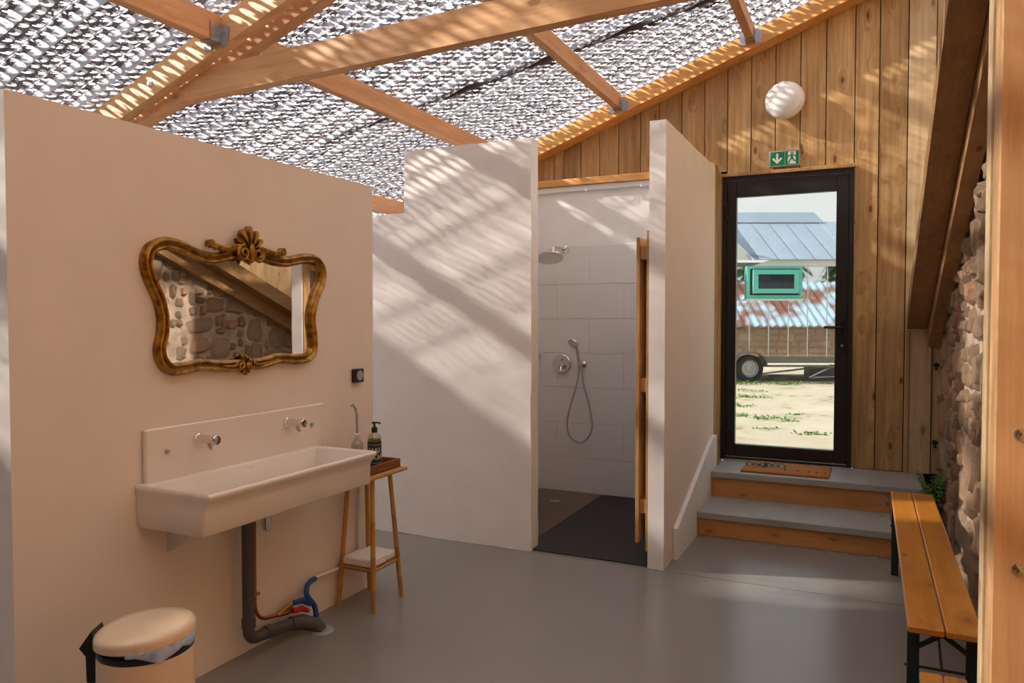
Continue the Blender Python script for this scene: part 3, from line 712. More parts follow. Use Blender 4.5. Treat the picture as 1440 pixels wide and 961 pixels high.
obj('outlet', MB().tube([(-2.43, 2.545, .655), (-2.425, 2.49, .655), (-2.42, 2.45, .655)], .012, 10), 'chrome', t)
t = thing('copper_pipe', (-2.485, 2.53, .11), 'thin copper pipe running down the wall beside the drain', 'pipe')
obj('pipe', MB().tube([(-2.485, 2.525, .70), (-2.485, 2.525, .21)]+arc((-2.485, 2.61, .21), .085, math.pi, 1.45*math.pi, 7, (0, 1, 0), (0, 0, 1))+[(-2.475, 2.66, .122)], .0085, 10), 'copper', t)
obj('clip', MB().cbox(-2.519, -2.470, 2.512, 2.545, .255, .267, .002), 'brass', t)
t = thing('valve_group', (-2.465, 2.70, .10), 'brass valves with red and blue lever handles near the floor', 'valve')
obj('valve_body', MB().tube([(-2.472, 2.65, .122), (-2.465, 2.70, .120), (-2.46, 2.74, .12)], [.010, .014, .012], 10).tube([(-2.472, 2.66, .125), (-2.462, 2.70, .145), (-2.455, 2.75, .152)], [.010, .013, .011], 10), 'brass', t)
obj('lever', MB().tube([(-2.45, 2.735, .155), (-2.44, 2.79, .150), (-2.435, 2.835, .115)], [.012, .015, .010], 8), 'blue', t, label='blue lever handle')
obj('lever', MB().tube([(-2.44, 2.72, .122), (-2.43, 2.77, .120), (-2.425, 2.81, .095)], [.012, .015, .010], 8), 'red', t, label='red lever handle')
obj('water_hose', MB().tube(crom([(-2.42, 2.86, .045), (-2.43, 2.86, .10), (-2.45, 2.83, .16), (-2.47, 2.86, .20), (-2.485, 2.93, .205)], 6, False), .013, 10), 'blue', None, 'short dark blue hose curving up from the drain to the wall pipe', 'hose')
obj('wall_pipe', MB().tube([(-2.495, 2.93, .205), (-2.497, 3.10, .195), (-2.499, 3.44, .175)], .009, 10), 'whiteBounce', None, 'thin pale pipe along the foot of the left wall', 'pipe')
obj('wall_pipe', MB().tube([(-2.499, 3.31, .20), (-2.499, 3.31, .60), (-2.499, 3.31, .82)], .011, 10), 'trwhite', None, 'white upright pipe on the wall behind the bamboo stand', 'pipe')

# ---- bin
BC = Vector((-1.925, 1.52, 0)); t = thing('pedal_bin', BC, 'cream enamel pedal bin with slightly open lid and blue bag', 'bin')
obj('body', MB().lathe([(.118, .0), (.130, .012), (.1335, .03), (.1335, .520), (.131, .530), (.126, .530), (.126, .40)], BC, (0, 0, 1), 48), 'cream', t)
obj('bin_rim', MB().lathe([(.127, .515), (.1325, .530), (.1325, .545), (.124, .550), (.118, .53)], BC, (0, 0, 1), 48), 'blackp', t)
lid = MB().lathe([(.134, .0), (.139, .004), (.139, .020), (.136, .030), (.126, .037), (.10, .040), (0, .043)], (0, 0, 0), (0, 0, 1), 48)
tilt = Matrix.Rotation(math.radians(-4), 4, Vector((-.55, .83, 0)))
hd = Vector((-.86, -.51, 0))
for i, v in enumerate(lid.v):
    p = tilt @ (Vector(v)); lid.v[i] = (p.x+BC.x, p.y+BC.y, p.z+.560)
obj('lid', lid, 'cream', t, ang=50)
hx = BC+hd*.135; sd = Vector((hd.y, -hd.x, 0))
mb = MB().prism([hx-sd*.035+hd*.0+Vector((0, 0, .44)), hx-sd*.035+hd*.020+Vector((0, 0, .445)), hx-sd*.035+hd*.022+Vector((0, 0, .52)), hx-sd*.035+hd*.040+Vector((0, 0, .545)), hx-sd*.035+hd*.005+Vector((0, 0, .595)), hx-sd*.035-hd*.006+Vector((0, 0, .56))], sd*.07)
obj('hinge_block', mb, 'blackp', t)
obj('pedal', MB().cbox(BC.x+.09, BC.x+.16, BC.y+.02, BC.y+.09, .012, .024, .004), 'blackp', t)
mb = MB(); n = 26     # bag folded over the rim on the side facing the camera
for i in range(n):
    a = math.radians(-62+98*i/(n-1)); d = Vector((math.cos(a), math.sin(a), 0)); q = BC+d*.1365
    dr = .006+.026*max(0, 1-abs(i-10)/7)+.012*max(0, 1-abs(i-21)/4)
    mb.v += [tuple(BC+d*.128+Vector((0, 0, .575+.003*math.sin(i)))), tuple(q+d*(.004+.003*math.sin(i*1.7))+Vector((0, 0, .566+.004*math.sin(i*1.3)))), tuple(q+d*.002*math.sin(i*.9)+Vector((0, 0, .558-dr)))]
for i in range(n-1):
    for j in range(2): k = i*3+j; mb.f.append((k, k+1, k+4, k+3)); mb.mi.append(0)
obj('bag', mb, 'bluebag', t, label='pale blue plastic bag folded over the rim', ang=80)

# ---- bamboo stand
t = thing('bamboo_stand', (-2.38, 3.25, 0), 'splay-legged bamboo stand beside the end of the sink', 'stand')
legs = [((-2.262, 3.112), (-2.305, 3.165)), ((-2.272, 3.378), (-2.305, 3.320)), ((-2.488, 3.118), (-2.455, 3.165)), ((-2.488, 3.385), (-2.455, 3.320))]
LT = []
for (b0, b1) in legs:
    P = [Vector((b0[0], b0[1], .0)).lerp(Vector((b1[0], b1[1], .69)), q) for q in (0, .16, .165, .17, .40, .405, .41, .66, .665, .67, .93, 1)]
    obj('leg', MB().tube(P, [.010, .0130, .0150, .0130, .0128, .0148, .0128, .0125, .0145, .0125, .0125, .0125], 12), 'bamboo', t)
mb = MB()
for x in (-2.262, -2.478): mb.tube([(x, 3.07, .692), (x, 3.415, .692)], .010, 8)
parts('top_rail', mb, 'bamboo', t)
obj('top_slats', MB().cbox(-2.475, -2.265, 3.085, 3.40, .692, .702, .002), 'bamboo', t)
mb = MB()
for i in range(13): y = 3.125+i*.0205; mb.tube([(-2.285, y, .215), (-2.475, y, .215)], .005, 6)
parts('shelf_slat', mb, 'bamboo', t)
mb = MB()
for (a, b_) in (((-2.277, 3.125), (-2.283, 3.365)), ((-2.480, 3.13), (-2.478, 3.37)), ((-2.277, 3.13), (-2.478, 3.13)), ((-2.283, 3.365), (-2.478, 3.37))): mb.tube([(*a, .205), (*b_, .205)], .007, 8)
parts('shelf_frame', mb, 'bamboo', t)
for i, (y0, y1, x0, x1, z0, z1, lb) in enumerate(((3.13, 3.265, -2.475, -2.285, .221, .262, 'folded paper towel pack on the lower shelf, front one'), (3.27, 3.365, -2.47, -2.29, .221, .255, 'folded paper towel pack on the lower shelf, back one'))):
    obj('paper_towels', MB().cbox(x0, x1, y0, y1, z0, z1, .006), 'paper', None, lb, 'paper towels', 'paper towel packs on the bamboo shelf')
t = thing('tray', (-2.375, 3.25, .702), 'reddish brown wooden tray on top of the bamboo stand', 'tray')
obj('base', C(-2.465, -2.285, 3.105, 3.395, .702, .708, .001), 'tray', t)
mb = MB().cbox(-2.295, -2.285, 3.105, 3.395, .702, .748, .002).cbox(-2.465, -2.455, 3.105, 3.395, .702, .748, .002).cbox(-2.455, -2.295, 3.105, 3.115, .702, .748, .002).cbox(-2.455, -2.295, 3.385, 3.395, .702, .748, .002)
parts('rim', mb, 'tray', t)
# ---- soap bottle
SX, SY, SZ = -2.34, 3.235, .709
t = thing('soap_bottle', (SX, SY, SZ), 'pump bottle with black HAND SOAP label on the tray', 'bottle')
obj('bottle', MB().lathe([(0, 0), (.033, 0), (.036, .005), (.036, .165), (.033, .18), (.022, .193), (.013, .197), (.013, .205)], (SX, SY, SZ), (0, 0, 1), 30), 'bottleglass', t)
obj('liquid', MB().lathe([(0, .003), (.032, .003), (.0335, .008), (.0335, .162), (0, .162)], (SX, SY, SZ), (0, 0, 1), 24), 'soap', t)
obj('label', MB().lathe([(.0366, .028), (.0366, .148)], (SX, SY, SZ), (0, 0, 1), 40), 'label', t, label='black paper label')
mb = MB().lathe([(.016, .198), (.016, .222), (.010, .226), (.006, .230), (.005, .246), (0, .246)], (SX, SY, SZ), (0, 0, 1), 18)
mb.cbox(SX-.012, SX+.012, SY-.010, SY+.010, SZ+.244, SZ+.254, .003).tube([(SX, SY, SZ+.249), (SX+.020, SY+.012, SZ+.249), (SX+.028, SY+.016, SZ+.242)], .005, 8)
obj('pump', mb, 'blackp', t)
def text_on_cyl(txt, size, zc, parent, R_=.0371, ang0=0.0, stretch=1.0):
    cu = bpy.data.curves.new('t', 'FONT'); cu.body = txt; cu.size = size; cu.align_x = 'CENTER'; cu.align_y = 'CENTER'; cu.resolution_u = 3; cu.offset = size*.012
    to = bpy.data.objects.new('t', cu); COL.objects.link(to); dg = bpy.context.evaluated_depsgraph_get()
    me = bpy.data.meshes.new_from_object(to.evaluated_get(dg)); mb = MB()
    for v in me.vertices:
        a = ang0+v.co.x*stretch/R_; mb.v.append((SX+R_*math.cos(a), SY+R_*math.sin(a), SZ+zc+v.co.y))
    for f in me.polygons: mb.f.append(tuple(f.vertices)); mb.mi.append(0)
    bpy.data.objects.remove(to); obj('lettering', mb, 'labelw', parent, smooth=False)
A0 = math.atan2(0-SY, 0-SX)+.62      # label turned a little right of the viewer
text_on_cyl('HAND', .038, .106, t, ang0=A0); text_on_cyl('SOAP', .038, .073, t, ang0=A0)
mb = MB()
for zz in (.040, .136): mb.lathe([(.0370, zz), (.0370, zz+.0015)], (SX, SY, SZ), (0, 0, 1), 40)
parts('label_rule', mb, 'labelw', t, smooth=False)
# ---- second clear bottle with bent tube
X2, Y2 = -2.425, 3.20
t = thing('glass_bottle', (X2, Y2, .709), 'clear bottle with white collar and tall bent tube, behind the sink end', 'bottle')
obj('bottle', MB().lathe([(0, 0), (.030, 0), (.032, .006), (.032, .135), (.022, .155), (.014, .160), (.014, .168)], (X2, Y2, .709), (0, 0, 1), 24), 'bottleglass', t)
obj('collar', MB().lathe([(.015, .160), (.016, .162), (.016, .190), (.010, .193), (0, .193)], (X2, Y2, .709), (0, 0, 1), 18), 'paper', t)
obj('tube', MB().tube([(X2, Y2, .90), (X2, Y2, 1.00), (X2-.003, Y2-.008, 1.03), (X2-.010, Y2-.022, 1.055), (X2-.014, Y2-.030, 1.045)], .007, 10), 'galv', t)

# ---- shower fittings
t = thing('rain_shower', (-2.4, 6.05, 2.1), 'round chrome rain shower head on a wall arm', 'shower head')
obj('wall_flange', MB().lathe([(.034, 0), (.034, .006), (.015, .012), (0, .012)], (-2.375, 6.052, 2.105), (0, -1, 0), 22), 'chrome', t)
obj('arm', MB().tube([(-2.375, 6.045, 2.105), (-2.375, 5.88, 2.105), (-2.375, 5.80, 2.100), (-2.375, 5.785, 2.085), (-2.375, 5.78, 2.055)], .011, 12), 'chrome', t)
obj('head', MB().lathe([(.012, .045), (.016, .030), (.05, .022), (.112, .014), (.116, .008), (.114, 0), (0, .0)], (-2.41, 5.80, 2.010), (-.16, .34, .92), 36), 'chrome', t)
t = thing('shower_mixer', (-2.40, 6.05, 1.11), 'round chrome mixer plate with lever on the shower tiles', 'mixer')
obj('plate', MB().lathe([(.082, 0), (.082, .005), (.078, .009), (0, .010)], (-2.402, 6.052, 1.115), (0, -1, 0), 36), 'chrome', t)
obj('lever', MB().lathe([(.024, .01), (.024, .05), (.020, .055), (0, .056)], (-2.392, 6.052, 1.092), (0, -1, 0), 20).tube([(-2.392, 6.00, 1.092), (-2.385, 5.985, 1.06)], .009, 10), 'chrome', t)
obj('diverter', MB().lathe([(.011, .01), (.011, .022), (0, .024)], (-2.402, 6.052, 1.152), (0, -1, 0), 14), 'chrome', t)
obj('wall_outlet', MB().lathe([(.020, 0), (.020, .02), (.026, .022), (.026, .05), (0, .052)], (-2.615, 6.052, 1.175), (0, -1, 0), 18), 'chrome', None, 'small chrome knob on the shower tiles just behind the tall wall edge', 'knob')
t = thing('hand_shower', (-2.215, 6.05, 1.12), 'chrome hand shower in its wall holder with hanging hose', 'hand shower')
obj('holder', MB().lathe([(.028, 0), (.028, .010), (.016, .016), (.016, .045), (0, .048)], (-2.20, 6.052, 1.118), (0, -1, 0), 20).tube([(-2.222, 6.005, 1.095), (-2.222, 6.003, 1.150)], .017, 14), 'chrome', t)
obj('handle', MB().tube([(-2.222, 6.006, 1.085), (-2.226, 5.995, 1.16), (-2.236, 5.975, 1.25), (-2.243, 5.965, 1.275)], [.010, .012, .013, .016], 12), 'chrome', t)
obj('spray_head', MB().lathe([(.014, .022), (.040, .014), (.050, .004), (.048, -.004), (0, -.006)], (-2.258, 5.950, 1.292), (.25, .75, .5), 26), 'chrome', t)
hp = crom([(-2.222, 6.004, 1.09), (-2.245, 6.004, .95), (-2.31, 6.006, .74), (-2.335, 6.008, .60), (-2.31, 6.01, .50), (-2.235, 6.012, .447), (-2.16, 6.01, .48), (-2.108, 6.008, .58), (-2.125, 6.006, .74), (-2.185, 6.004, .95), (-2.205, 6.008, 1.10)], 8, False)
obj('hose', MB().tube(hp, .0068, 10), 'greyplastic', t, label='grey flexible hose')
# shower floor
t = thing('shower_tray', (-2.38, 5.3, 0), 'dark brown glossy shower tray with round drain cover', 'shower tray')
obj('tray', C(-2.748, -2.03, 4.51, 6.05, .0, .010, .003), 'trayfl', t)
obj('drain_cover', MB().lathe([(.048, 0), (.048, .004), (0, .006)], (-2.30, 5.66, .010), (0, 0, 1), 24), 'drainc', t, label='round steel drain cover')
obj('bath_mat', C(-2.026, -1.20, 4.42, 6.05, .0, .012, .004), 'mat', None, 'black rubber mat covering the shower floor beside the tray', 'mat')
# shower door, open inwards
t = thing('shower_door', (-1.24, 4.8, .1), 'plank shower door standing open against the partition', 'door')
for i in range(5): y0 = 4.46+i*.145; obj('board', C(-1.284, -1.262, y0, y0+.142, .135 if i else .128, 2.0, .002), 'doorwood', t)
for z in (.31, 1.055, 1.865): obj('ledge', C(-1.261, -1.205, 4.47, 5.17, z, z+.085, .003), 'doorwood', t)
obj('hanging_post', C(-1.203, -1.189, 4.40, 4.47, .10, 2.03, .002), 'doorwood', t)

# ---- lamp, exit sign
t = thing('wall_lamp', (-.615, 6.27, 3.2), 'round white opal wall lamp above the exit sign', 'lamp')
obj('base', MB().lathe([(.085, -.03), (.085, .03), (.095, .035)], (-.612, 6.262, 3.200), (0, -1, 0), 30), 'trwhite', t)
obj('shade', MB().lathe([(.075, .012), (.118, .018), (.139, .035), (.1465, .058), (.139, .082), (.115, .104), (.075, .120), (.035, .127), (0, .129)], (-.612, 6.268, 3.200), (0, -1, 0), 44), 'opal', t, ang=70)
t = thing('exit_sign', (-.613, 6.27, 2.70), 'green emergency exit sign with arrow and running figure over the door', 'sign')
obj('case', C(-.727, -.500, 6.243, 6.277, 2.698, 2.822, .004), 'greyplastic', t)
yF = 6.2425
obj('panel', MB().box(-.717, -.614, yF-.001, yF+.004, 2.708, 2.812), 'green', t); obj('panel', MB().box(-.608, -.510, yF-.001, yF+.004, 2.708, 2.812), 'green', t)
def poly(mb, pts, y=yF-.0025): return mb.prism([(a, y, b_) for a, b_ in pts], (0, .0015, 0))
ax_, az_ = -.667, 2.760
mb = MB(); poly(mb, [(ax_-.008, az_+.040), (ax_+.008, az_+.040), (ax_+.008, az_-.012), (ax_+.024, az_+.006), (ax_+.036, az_+.006), (ax_+.036, az_-.004), (ax_, az_-.040), (ax_-.036, az_-.004), (ax_-.036, az_+.006), (ax_-.024, az_+.006), (ax_-.008, az_-.012)])
obj('arrow', mb, 'signw', t)
obj('doorway_symbol', poly(MB(), [(-.588, 2.713), (-.530, 2.713), (-.530, 2.808), (-.588, 2.808)]), 'signw', t)
fx, fz = -.560, 2.76; y2 = yF-.0045; mb = MB()
mb.lathe([(0, .002), (.0075, .002), (.0075, 0)], (fx+.002, y2+.002, fz+.036), (0, -1, 0), 14)
poly(mb, [(fx-.006, fz+.026), (fx+.008, fz+.026), (fx+.010, fz-.004), (fx-.006, fz-.006)], y2)
poly(mb, [(fx-.006, fz+.026), (fx-.026, fz+.016), (fx-.036, fz+.004), (fx-.031, fz+.001), (fx-.022, fz+.010), (fx-.006, fz+.016)], y2)
poly(mb, [(fx+.008, fz+.024), (fx+.020, fz+.010), (fx+.034, fz+.008), (fx+.034, fz+.014), (fx+.024, fz+.016), (fx+.012, fz+.028)], y2)
poly(mb, [(fx-.006, fz-.002), (fx+.006, fz-.004), (fx-.010, fz-.022), (fx-.018, fz-.044), (fx-.027, fz-.042), (fx-.018, fz-.018)], y2)
poly(mb, [(fx+.000, fz-.003), (fx+.010, fz-.003), (fx+.020, fz-.020), (fx+.038, fz-.020), (fx+.038, fz-.027), (fx+.014, fz-.028)], y2)
parts('running_figure', mb, 'green', t)

# ---- doormat
t = thing('doormat', (-.54, 5.95, .362), 'brown coir doormat with dark ring print on the top step', 'doormat')
obj('mat', C(-.855, -.245, 5.765, 6.19, .3625, .378, .004), 'coir', t)
def ring(mb, cx, cy, r0, r1, n=28, zt=.3788):
    vs = []; k = len(mb.v)
    for i in range(n): a = 2*math.pi*i/n; mb.v += [(cx+r0*math.cos(a), cy+r0*math.sin(a)*1.0, zt), (cx+r1*math.cos(a), cy+r1*math.sin(a), zt)]
    for i in range(n): j = (i+1) % n; mb.f.append((k+2*i, k+2*i+1, k+2*j+1, k+2*j)); mb.mi.append(0)
mb = MB(); mw = MB()
for cx in (-.755, -.655):
    ring(mb, cx, 6.03, .088, .100); ring(mw, cx, 6.03, .060, .086, zt=.3787); ring(mb, cx, 6.03, .040, .058); ring(mb, cx, 6.03, .0, .016)
for (x, y, a) in ((-.565, 5.905, .6), (-.56, 5.88, .0), (-.47, 5.875, .3), (-.39, 5.868, -.3), (-.34, 5.862, .2), (-.285, 5.858, .5)):
    mb.prism([(x, y, .3788), (x+.012, y, .3788), (x+.012+.01*a, y+.05, .3788), (x+.01*a, y+.05, .3788)], (0, 0, .0005))
parts('printed_mark', mb, 'coirp', t, smooth=False, label='dark printed mark'); parts('pale_ring', mw, 'coirw', t, smooth=False, label='pale printed ring')

# ---- benches
def bench(y0, y1, label, x0=.131, x1=.352, sk_=0.0):
    t = thing('bench', ((x0+x1)/2, (y0+y1)/2, 0), label, 'bench', 'orange beer garden benches'); xm = (x0+x1)/2
    for a, b_ in ((x0, xm-.002), (xm+.002, x1)):
        obj('seat_board', MB().cbox(a, b_, y0, y1, .444, .470, .005), 'bench', t)
    for yl, s_ in ((y0+.10, 1), (y1-.13, -1)):
        for x in (x0+.022, x1-.022):
            obj('leg', MB().prism([(x-.019, yl, .442), (x+.019, yl, .442), (x+.019, yl, 0), (x-.019, yl, 0)], (0, .022, 0)), 'steel', t)
        mb = MB().cbox(x0+.01, x1-.01, yl-.012, yl+.03, .425, .443, .002)
        mb.prism([(x0+.04, yl+.005, .355), (x0+.04, yl+.005, .375), (xm, yl+.005, .428), (xm, yl+.005, .405)], (0, .012, 0)).prism([(x1-.04, yl+.005, .355), (x1-.04, yl+.005, .375), (xm, yl+.005, .428), (xm, yl+.005, .405)], (0, .012, 0))
        obj('brace', mb, 'steel', t)
        obj('cross_rod', MB().tube([(x0-.004, yl+.011, .29), (x1+.002, yl+.011, .29)], .005, 8), 'steel', t)
        obj('stay', MB().tube([(xm, yl+.01, .29), (xm, yl+s_*.38, .435)], .005, 8), 'steel', t)
bench(2.83, 5.02, 'orange slatted bench along the stone wall below the steps')
bench(.30, 2.475, 'second orange bench, only its far corner in the bottom right', x0=.146, x1=.266)

# ---- fern at the corner of the steps
def leafblade(mb, p, d, L_, wd, droop=.5):
    d = Vector(d).normalized(); sd_ = d.cross(Vector((0, 0, 1)));
    if sd_.length < .1: sd_ = Vector((1, 0, 0))
    sd_.normalize(); p = Vector(p); k = len(mb.v)
    for i, (t, w_) in enumerate(((0, .25), (.35, 1), (.7, .8), (1, .05))):
        q = p+d*L_*t-Vector((0, 0, droop*L_*t*t)); mb.v += [tuple(q-sd_*wd*w_/2), tuple(q+sd_*wd*w_/2)]
    for i in range(3): mb.f.append((k+2*i, k+2*i+1, k+2*i+3, k+2*i+2)); mb.mi.append(0)
t = thing('fern', (.41, 5.80, 0), 'small green fern growing between the top step and the stone wall', 'plant')
rl = random.Random(11); mb = MB(); ms = MB()
for i in range(22):
    a = rl.uniform(0, 6.28); ln = rl.uniform(.08, .19); b0 = Vector((.40, 5.62+rl.uniform(-.10, .10), .30+rl.uniform(0, .06)))
    dd = Vector((math.cos(a)*.55, math.sin(a)*.8-.2, 1.0)).normalized(); e = b0+dd*ln+Vector((-.02, 0, 0))
    e.x = min(e.x, .45); ms.tube([b0, (b0+e)/2+Vector((0, 0, .01)), e], .002, 5)
    for q in range(9):
        u = q/8; p = b0.lerp(e, .25+.75*u); s_ = 1 if q % 2 else -1
        ld = Vector((math.cos(a+s_*1.3)*.7, math.sin(a+s_*1.3), .25)); 
        if p.x > .43: ld.x = -abs(ld.x)
        leafblade(mb, p, ld, .045*(1.15-u*.5), .024)
setp(obj('leaves', mb, 'leaf', t), kind='stuff'); setp(obj('stems', ms, 'leaf', t), kind='stuff')
t = thing('seedling', (.10, 5.05, 0), 'single green weed leaf poking out beside the bench end', 'plant')
mb = MB(); 
for (p, d, l) in (((.118, 5.10, .40), (-.7, -.1, .8), .10), ((.112, 5.08, .30), (-1, -.1, .2), .05), ((.118, 5.10, .36), (-.3, -.5, .9), .07)): leafblade(mb, p, d, l, .022, .3)
parts('leaf', mb, 'leaf', t); obj('stem', MB().tube([(.145, 5.12, 0), (.140, 5.10, .25), (.118, 5.10, .42)], .0025, 6), 'leaf', t)

# ================================================================ OUTSIDE
GZ = .262
mb = MB().box(-60, 60, 6.45, 80, GZ-.3, GZ).box(-60, -4.85, -40, 6.45, GZ-.3, GZ).box(1.6, 60, -40, 6.45, GZ-.3, GZ).box(-4.85, 1.6, -40, -3.15, GZ-.3, GZ)
struct('ground', mb, 'ground')
Fh = Vector((-math.sin(YAW), math.cos(YAW), 0)); D = 14.8
TM = Matrix.Translation(Fh*D) @ Matrix.Rotation(YAW, 4, 'Z')
def loc(mb):
    mb.v = [tuple(TM @ Vector(p)) for p in mb.v]; return mb
tr = thing('trailer_cabin', tuple(TM @ Vector((5.4, 0, GZ))), 'mirror-clad cabin on a wheeled trailer seen through the glass door', 'cabin')
u0 = 3.16; i = 0
edges = [3.20, 3.57, 3.93, 4.29, 4.675, 5.055, 5.443, 5.822, 6.205, 6.585, 6.965, 7.345, 7.72]
for a, b_ in zip(edges[:-1], edges[1:]):
    zt = 2.54
    if b_ > 4.60 and a < 5.66: zt = 1.90-.02
    obj('mirror_panel', loc(MB().box(a+.008, b_-.008, -.012, .01, .77, zt)), 'trmirror', tr)
    if zt < 2:
        for (c, d) in ((a, min(b_, 4.60)), (max(a, 5.68), b_)):
            if d-c > .05: obj('mirror_panel', loc(MB().box(c+.006, d-.006, -.012, .01, 1.885, 2.54)), 'trmirror', tr)
mb = MB()
for e in edges: mb.box(e-.007, e+.007, -.02, .01, .77, 2.54 if not (4.62 < e < 5.66) else 1.88)
parts('joint_strip', loc(mb), 'trwhite', tr)
obj('body', loc(MB().box(3.2, 7.72, .012, 2.3, .77, 2.62)), 'chassis', tr)
obj('fascia', loc(MB().prism([(4.72, -.08, 2.545), (7.8, -.08, 2.545), (7.8, -.08, 2.665), (5.05, -.08, 2.665)], (0, .09, 0))), 'trwhite', tr)
# roof panels
eu = [4.70]+[4.83+.358*k for k in range(0, 7)]
for k in range(-3, 6):
    ua = 6.62-.358*(k+1); ub = 6.62-.358*k          # at the eave
    ra, rb = ua-.27, ub-.27
    if ub < 4.7: break
    ua = max(ua, 4.70)
    obj('roof_panel', loc(MB().prism([(ua+.009, -.16, 2.67), (ub-.009, -.16, 2.67), (rb-.009, .75, 3.50), (ra+.009, .75, 3.50)], (0, .02, .02))), 'zinc', tr)
obj('roof_panel', loc(MB().prism([(4.70, -.16, 2.67), (4.83, -.16, 2.67), (4.56, .75, 3.50), (3.9, .75, 3.50)], (0, .02, .02))), 'zinc', tr)
obj('underlay', loc(MB().prism([(4.75, -.13, 2.675), (6.6, -.13, 2.675), (6.34, .74, 3.49), (3.98, .74, 3.49)], (0, .03, -.01))), 'chassis', tr)
obj('ridge_cap', loc(MB().prism([(3.9, .72, 3.50), (6.42, .72, 3.50), (6.30, .90, 3.715), (3.85, .90, 3.715)], (0, .02, .02))), 'zinc', tr)
obj('gable_panel', loc(MB().prism([(4.2, -.05, 2.67), (4.72, -.05, 2.67), (4.30, -.02, 3.10), (4.2, -.02, 3.2)], (0, .03, 0))), 'trwhite', tr)
wn = parts('window_frame', loc(MB().box(4.600, 4.655, -.09, .02, 1.905, 2.545).box(5.63, 5.685, -.09, .02, 1.905, 2.545).box(4.655, 5.63, -.09, .02, 2.49, 2.545).box(4.655, 5.63, -.09, .02, 1.905, 1.975)), 'turq', tr, label='turquoise window frame')
obj('window_sill', loc(MB().box(4.58, 5.70, -.13, -.02, 1.872, 1.903)), 'trwhite', tr)
parts('sash', loc(MB().box(4.70, 4.80, -.16, -.12, 2.01, 2.47).box(5.50, 5.60, -.16, -.12, 2.01, 2.47).box(4.80, 5.50, -.16, -.12, 2.38, 2.47).box(4.80, 5.50, -.16, -.12, 2.01, 2.10)), 'turq', tr, label='lighter turquoise opening sash')
obj('window_pane', loc(MB().box(4.79, 5.51, -.145, -.135, 2.09, 2.39)), 'winglass', tr)
parts('chassis', loc(MB().box(3.2, 7.9, -.02, .10, .64, .77).box(3.2, 7.9, 2.1, 2.2, .64, .77).box(4.95, 7.9, .0, .05, .56, .60)), 'chassis', tr)
parts('stay', loc(MB().tube([(6.3, .05, .60), (6.65, .05, .38), (5.9, .10, .34)], .022, 6).tube([(5.9, .05, .35), (6.45, .05, .62)], .022, 6).tube([(4.95, .1, .42), (6.5, .1, .60)], .02, 6)), 'galv', tr)
for s_, ly in (('near', .02), ('far', 2.0)):
    wh = obj('wheel', loc(MB().lathe([(.17, -.09), (.25, -.10), (.272, -.06), (.272, .06), (.25, .10), (.17, .09)], (4.672, ly-.02, GZ+.272), (0, 1, 0), 36)), 'tyre', tr)
    mb = MB().lathe([(.0, -.02), (.045, -.03), (.05, -.05), (.055, -.03), (.10, -.015), (.115, -.05), (.135, -.055), (.15, -.03), (.172, -.085), (.178, -.09)], (4.672, ly-.02, GZ+.272), (0, 1, 0), 36)
    rm = obj('wheel_rim', loc(mb), 'rim', tr, label='pale steel rim')
P = [(4.672+.33*math.cos(math.radians(a)), 0, GZ+.272+.33*math.sin(math.radians(a))) for a in range(10, 175, 12)]
mb = MB()
for a in range(len(P)-1):
    p, q = P[a], P[a+1]; mb.prism([(p[0], -.16, p[2]), (q[0], -.16, q[2]), (q[0], -.16, q[2]+.012), (p[0], -.16, p[2]+.012)], (0, .28, 0))
obj('mudguard', loc(mb), 'chassis', tr)
for (u, w_, sx, lb) in ((5.42, .3, .30, 'dark block left under the trailer frame'), (6.35, .5, .55, 'dark crate under the right of the trailer frame')):
    obj('block', loc(MB().cbox(u-sx/2, u+sx/2, w_, w_+.3, GZ-.01, GZ+(.10 if sx < .4 else .28), .01)), 'chassis', None, lb, 'block')
# weeds
rw = random.Random(5)
def weed(px_, py_, n, sz, lab):
    dx = (px_-720)/FPX; t_ = (1.5-GZ)/((py_-449.5)/FPX); p = Fh*t_+Rv*dx*t_; mb = MB()
    for i in range(n):
        a = rw.uniform(0, 6.28); r = rw.uniform(0, 1)*sz*1.6; b0 = Vector((p.x, p.y, GZ))+Rv*r*math.cos(a)*1.6+Fh*r*math.sin(a)*.9
        a = rw.uniform(0, 6.28); leafblade(mb, b0, (math.cos(a), math.sin(a), rw.uniform(.4, 1.6)), rw.uniform(.6, 1.2)*sz*.95, .020+.014*rw.random(), .45)
    obj('weed', mb, 'leafo', None, lab, 'weed', 'weeds on the sandy ground outside')
for (a, b_, n, sz, lab) in ((1080, 590, 46, .10, 'grass tuft in the middle of the sand, nearest the centre of the glass'), (1108, 593, 26, .07, 'small round weed just right of the middle tuft'), (1078, 604, 22, .06, 'small yellowish weed lower in the glass'),
                            (1143, 611, 34, .09, 'weed near the lower right corner of the glass'), (1048, 586, 34, .11, 'weed patch at the left edge of the glass'), (1049, 559, 40, .14, 'long green patch left, below the wheel'), (1060, 551, 26, .12, 'thin green patch just below the wheel'),
                            (1045, 541, 70, .20, 'grass growing round the trailer wheel'), (1106, 541, 60, .18, 'grass tuft under the middle of the trailer'), (1075, 560, 22, .08, 'thin dry weed right of the long patch'), (1122, 584, 18, .06, 'flat weed right of centre'), (1158, 540, 26, .12, 'weed by the right end of the trailer frame'), (1044, 572, 30, .10, 'grey green patch at the left edge above the lower weeds')):
    weed(a, b_, n, sz, lab)
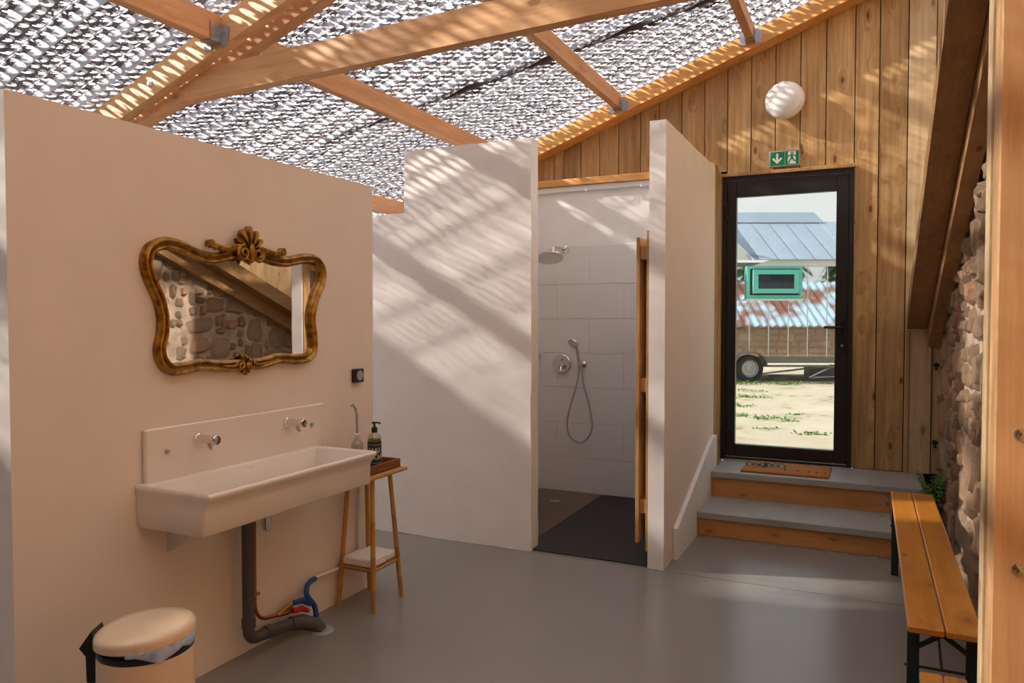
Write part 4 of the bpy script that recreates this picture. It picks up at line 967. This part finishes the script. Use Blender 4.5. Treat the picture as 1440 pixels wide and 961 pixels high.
# tree by the cabin
t = thing('tree', tuple(TM @ Vector((8.6, -1.0, GZ))), 'thin leafy branch reaching in at the top right of the door glass', 'tree')
br = [[(8.6, -1.0, GZ), (8.5, -1.0, 2.2), (8.0, -1.0, 3.1), (7.2, -.9, 3.45), (6.6, -.9, 3.55), (6.05, -.9, 3.80)], [(7.2, -.9, 3.45), (6.7, -.9, 3.2), (6.35, -.9, 2.95)], [(8.0, -1, 3.1), (7.6, -1, 3.9), (7.0, -1, 4.1)], [(7.0, -.9, 3.45), (6.5, -.9, 3.35), (6.25, -.9, 3.45)]]
mb = MB(); ml = MB()
for P in br:
    C_ = crom(P, 6, False); mb.tube(C_, [max(.006, .07*(1-i/len(C_))) if P is br[0] else max(.004, .02*(1-i/len(C_))) for i in range(len(C_))], 6)
    for i in range(int(len(C_)*(.55 if P is br[0] else .2)), len(C_)):
        for q in range(7):
            a = rw.uniform(0, 6.28); leafblade(ml, C_[i]+Vector((rw.uniform(-.06, .06), rw.uniform(-.1, .1), rw.uniform(-.06, .06))), (math.cos(a), math.sin(a), rw.uniform(-.6, .8)), .10, .035, .4)
parts('branch', loc(mb), 'bark', t); setp(obj('foliage', loc(ml), 'leafo', t), kind='stuff')
# stone outbuilding with rusty tin roof, reflected in the cabin's mirror cladding
ob = thing('outbuilding', tuple(TM @ Vector((9.2, -9, GZ))), 'low stone barn with rusty corrugated roof, seen only reflected in the cabin', 'building')
obj('wall', loc(MB().box(5.6, 13.5, -10.5, -8.2, GZ-.1, 1.34)), 'mortar', ob)
rs = random.Random(9); mst = MB()
z = GZ
while z < 1.25:
    u = 5.65
    while u < 13.3:
        l = rs.uniform(.2, .5); mst.cbox(u, u+l*.92, -8.22, -8.17+rs.uniform(0, .02), z, z+.17, .02) if rs.random() < .9 else None; u += l
    z += .2
so_ = obj('stonework', loc(mst), 'stone', ob); so_['kind'] = 'stuff'
mb = MB(); k = 0; n = 130
for i in range(n):
    u = 5.4+8.2*i/(n-1); h = .03*math.sin(i*1.57)
    mb.v += [(u, -7.95, 1.30+h), (u, -10.4, 2.75+h)]
for i in range(n-1): mb.f.append((2*i, 2*i+2, 2*i+3, 2*i+1)); mb.mi.append(0)
obj('roof', loc(mb), 'rust', ob)

for i, (u, w_, h, lb) in enumerate(((6.2, -12.6, 4.6, 'left'), (9.4, -13.0, 5.4, 'middle'), (12.6, -12.6, 4.8, 'right'))):
    t = thing('tree', tuple(TM @ Vector((u, w_, GZ))), 'bushy tree behind the barn, the %s one, seen only reflected' % lb, 'tree')
    mb = MB(); rt = random.Random(40+i)
    for q in range(420):
        a = rt.uniform(0, 6.28); e_ = rt.uniform(-.6, 1.5); r = rt.uniform(.75, 1.1)*1.25; c = Vector((u+r*math.cos(a)*math.cos(e_), w_+r*math.sin(a)*math.cos(e_), GZ+h*.55+h*.42*math.sin(e_)*rt.uniform(.8, 1.1)))
        leafblade(mb, c, (rt.uniform(-1, 1), rt.uniform(-1, 1), rt.uniform(-1, .6)), .5, .32, .3)
    setp(obj('foliage', loc(mb), 'leaf', t), kind='stuff'); obj('trunk', loc(MB().tube([(u, w_, GZ), (u+.1, w_, GZ+h*.6)], [.14, .08], 8)), 'bark', t)
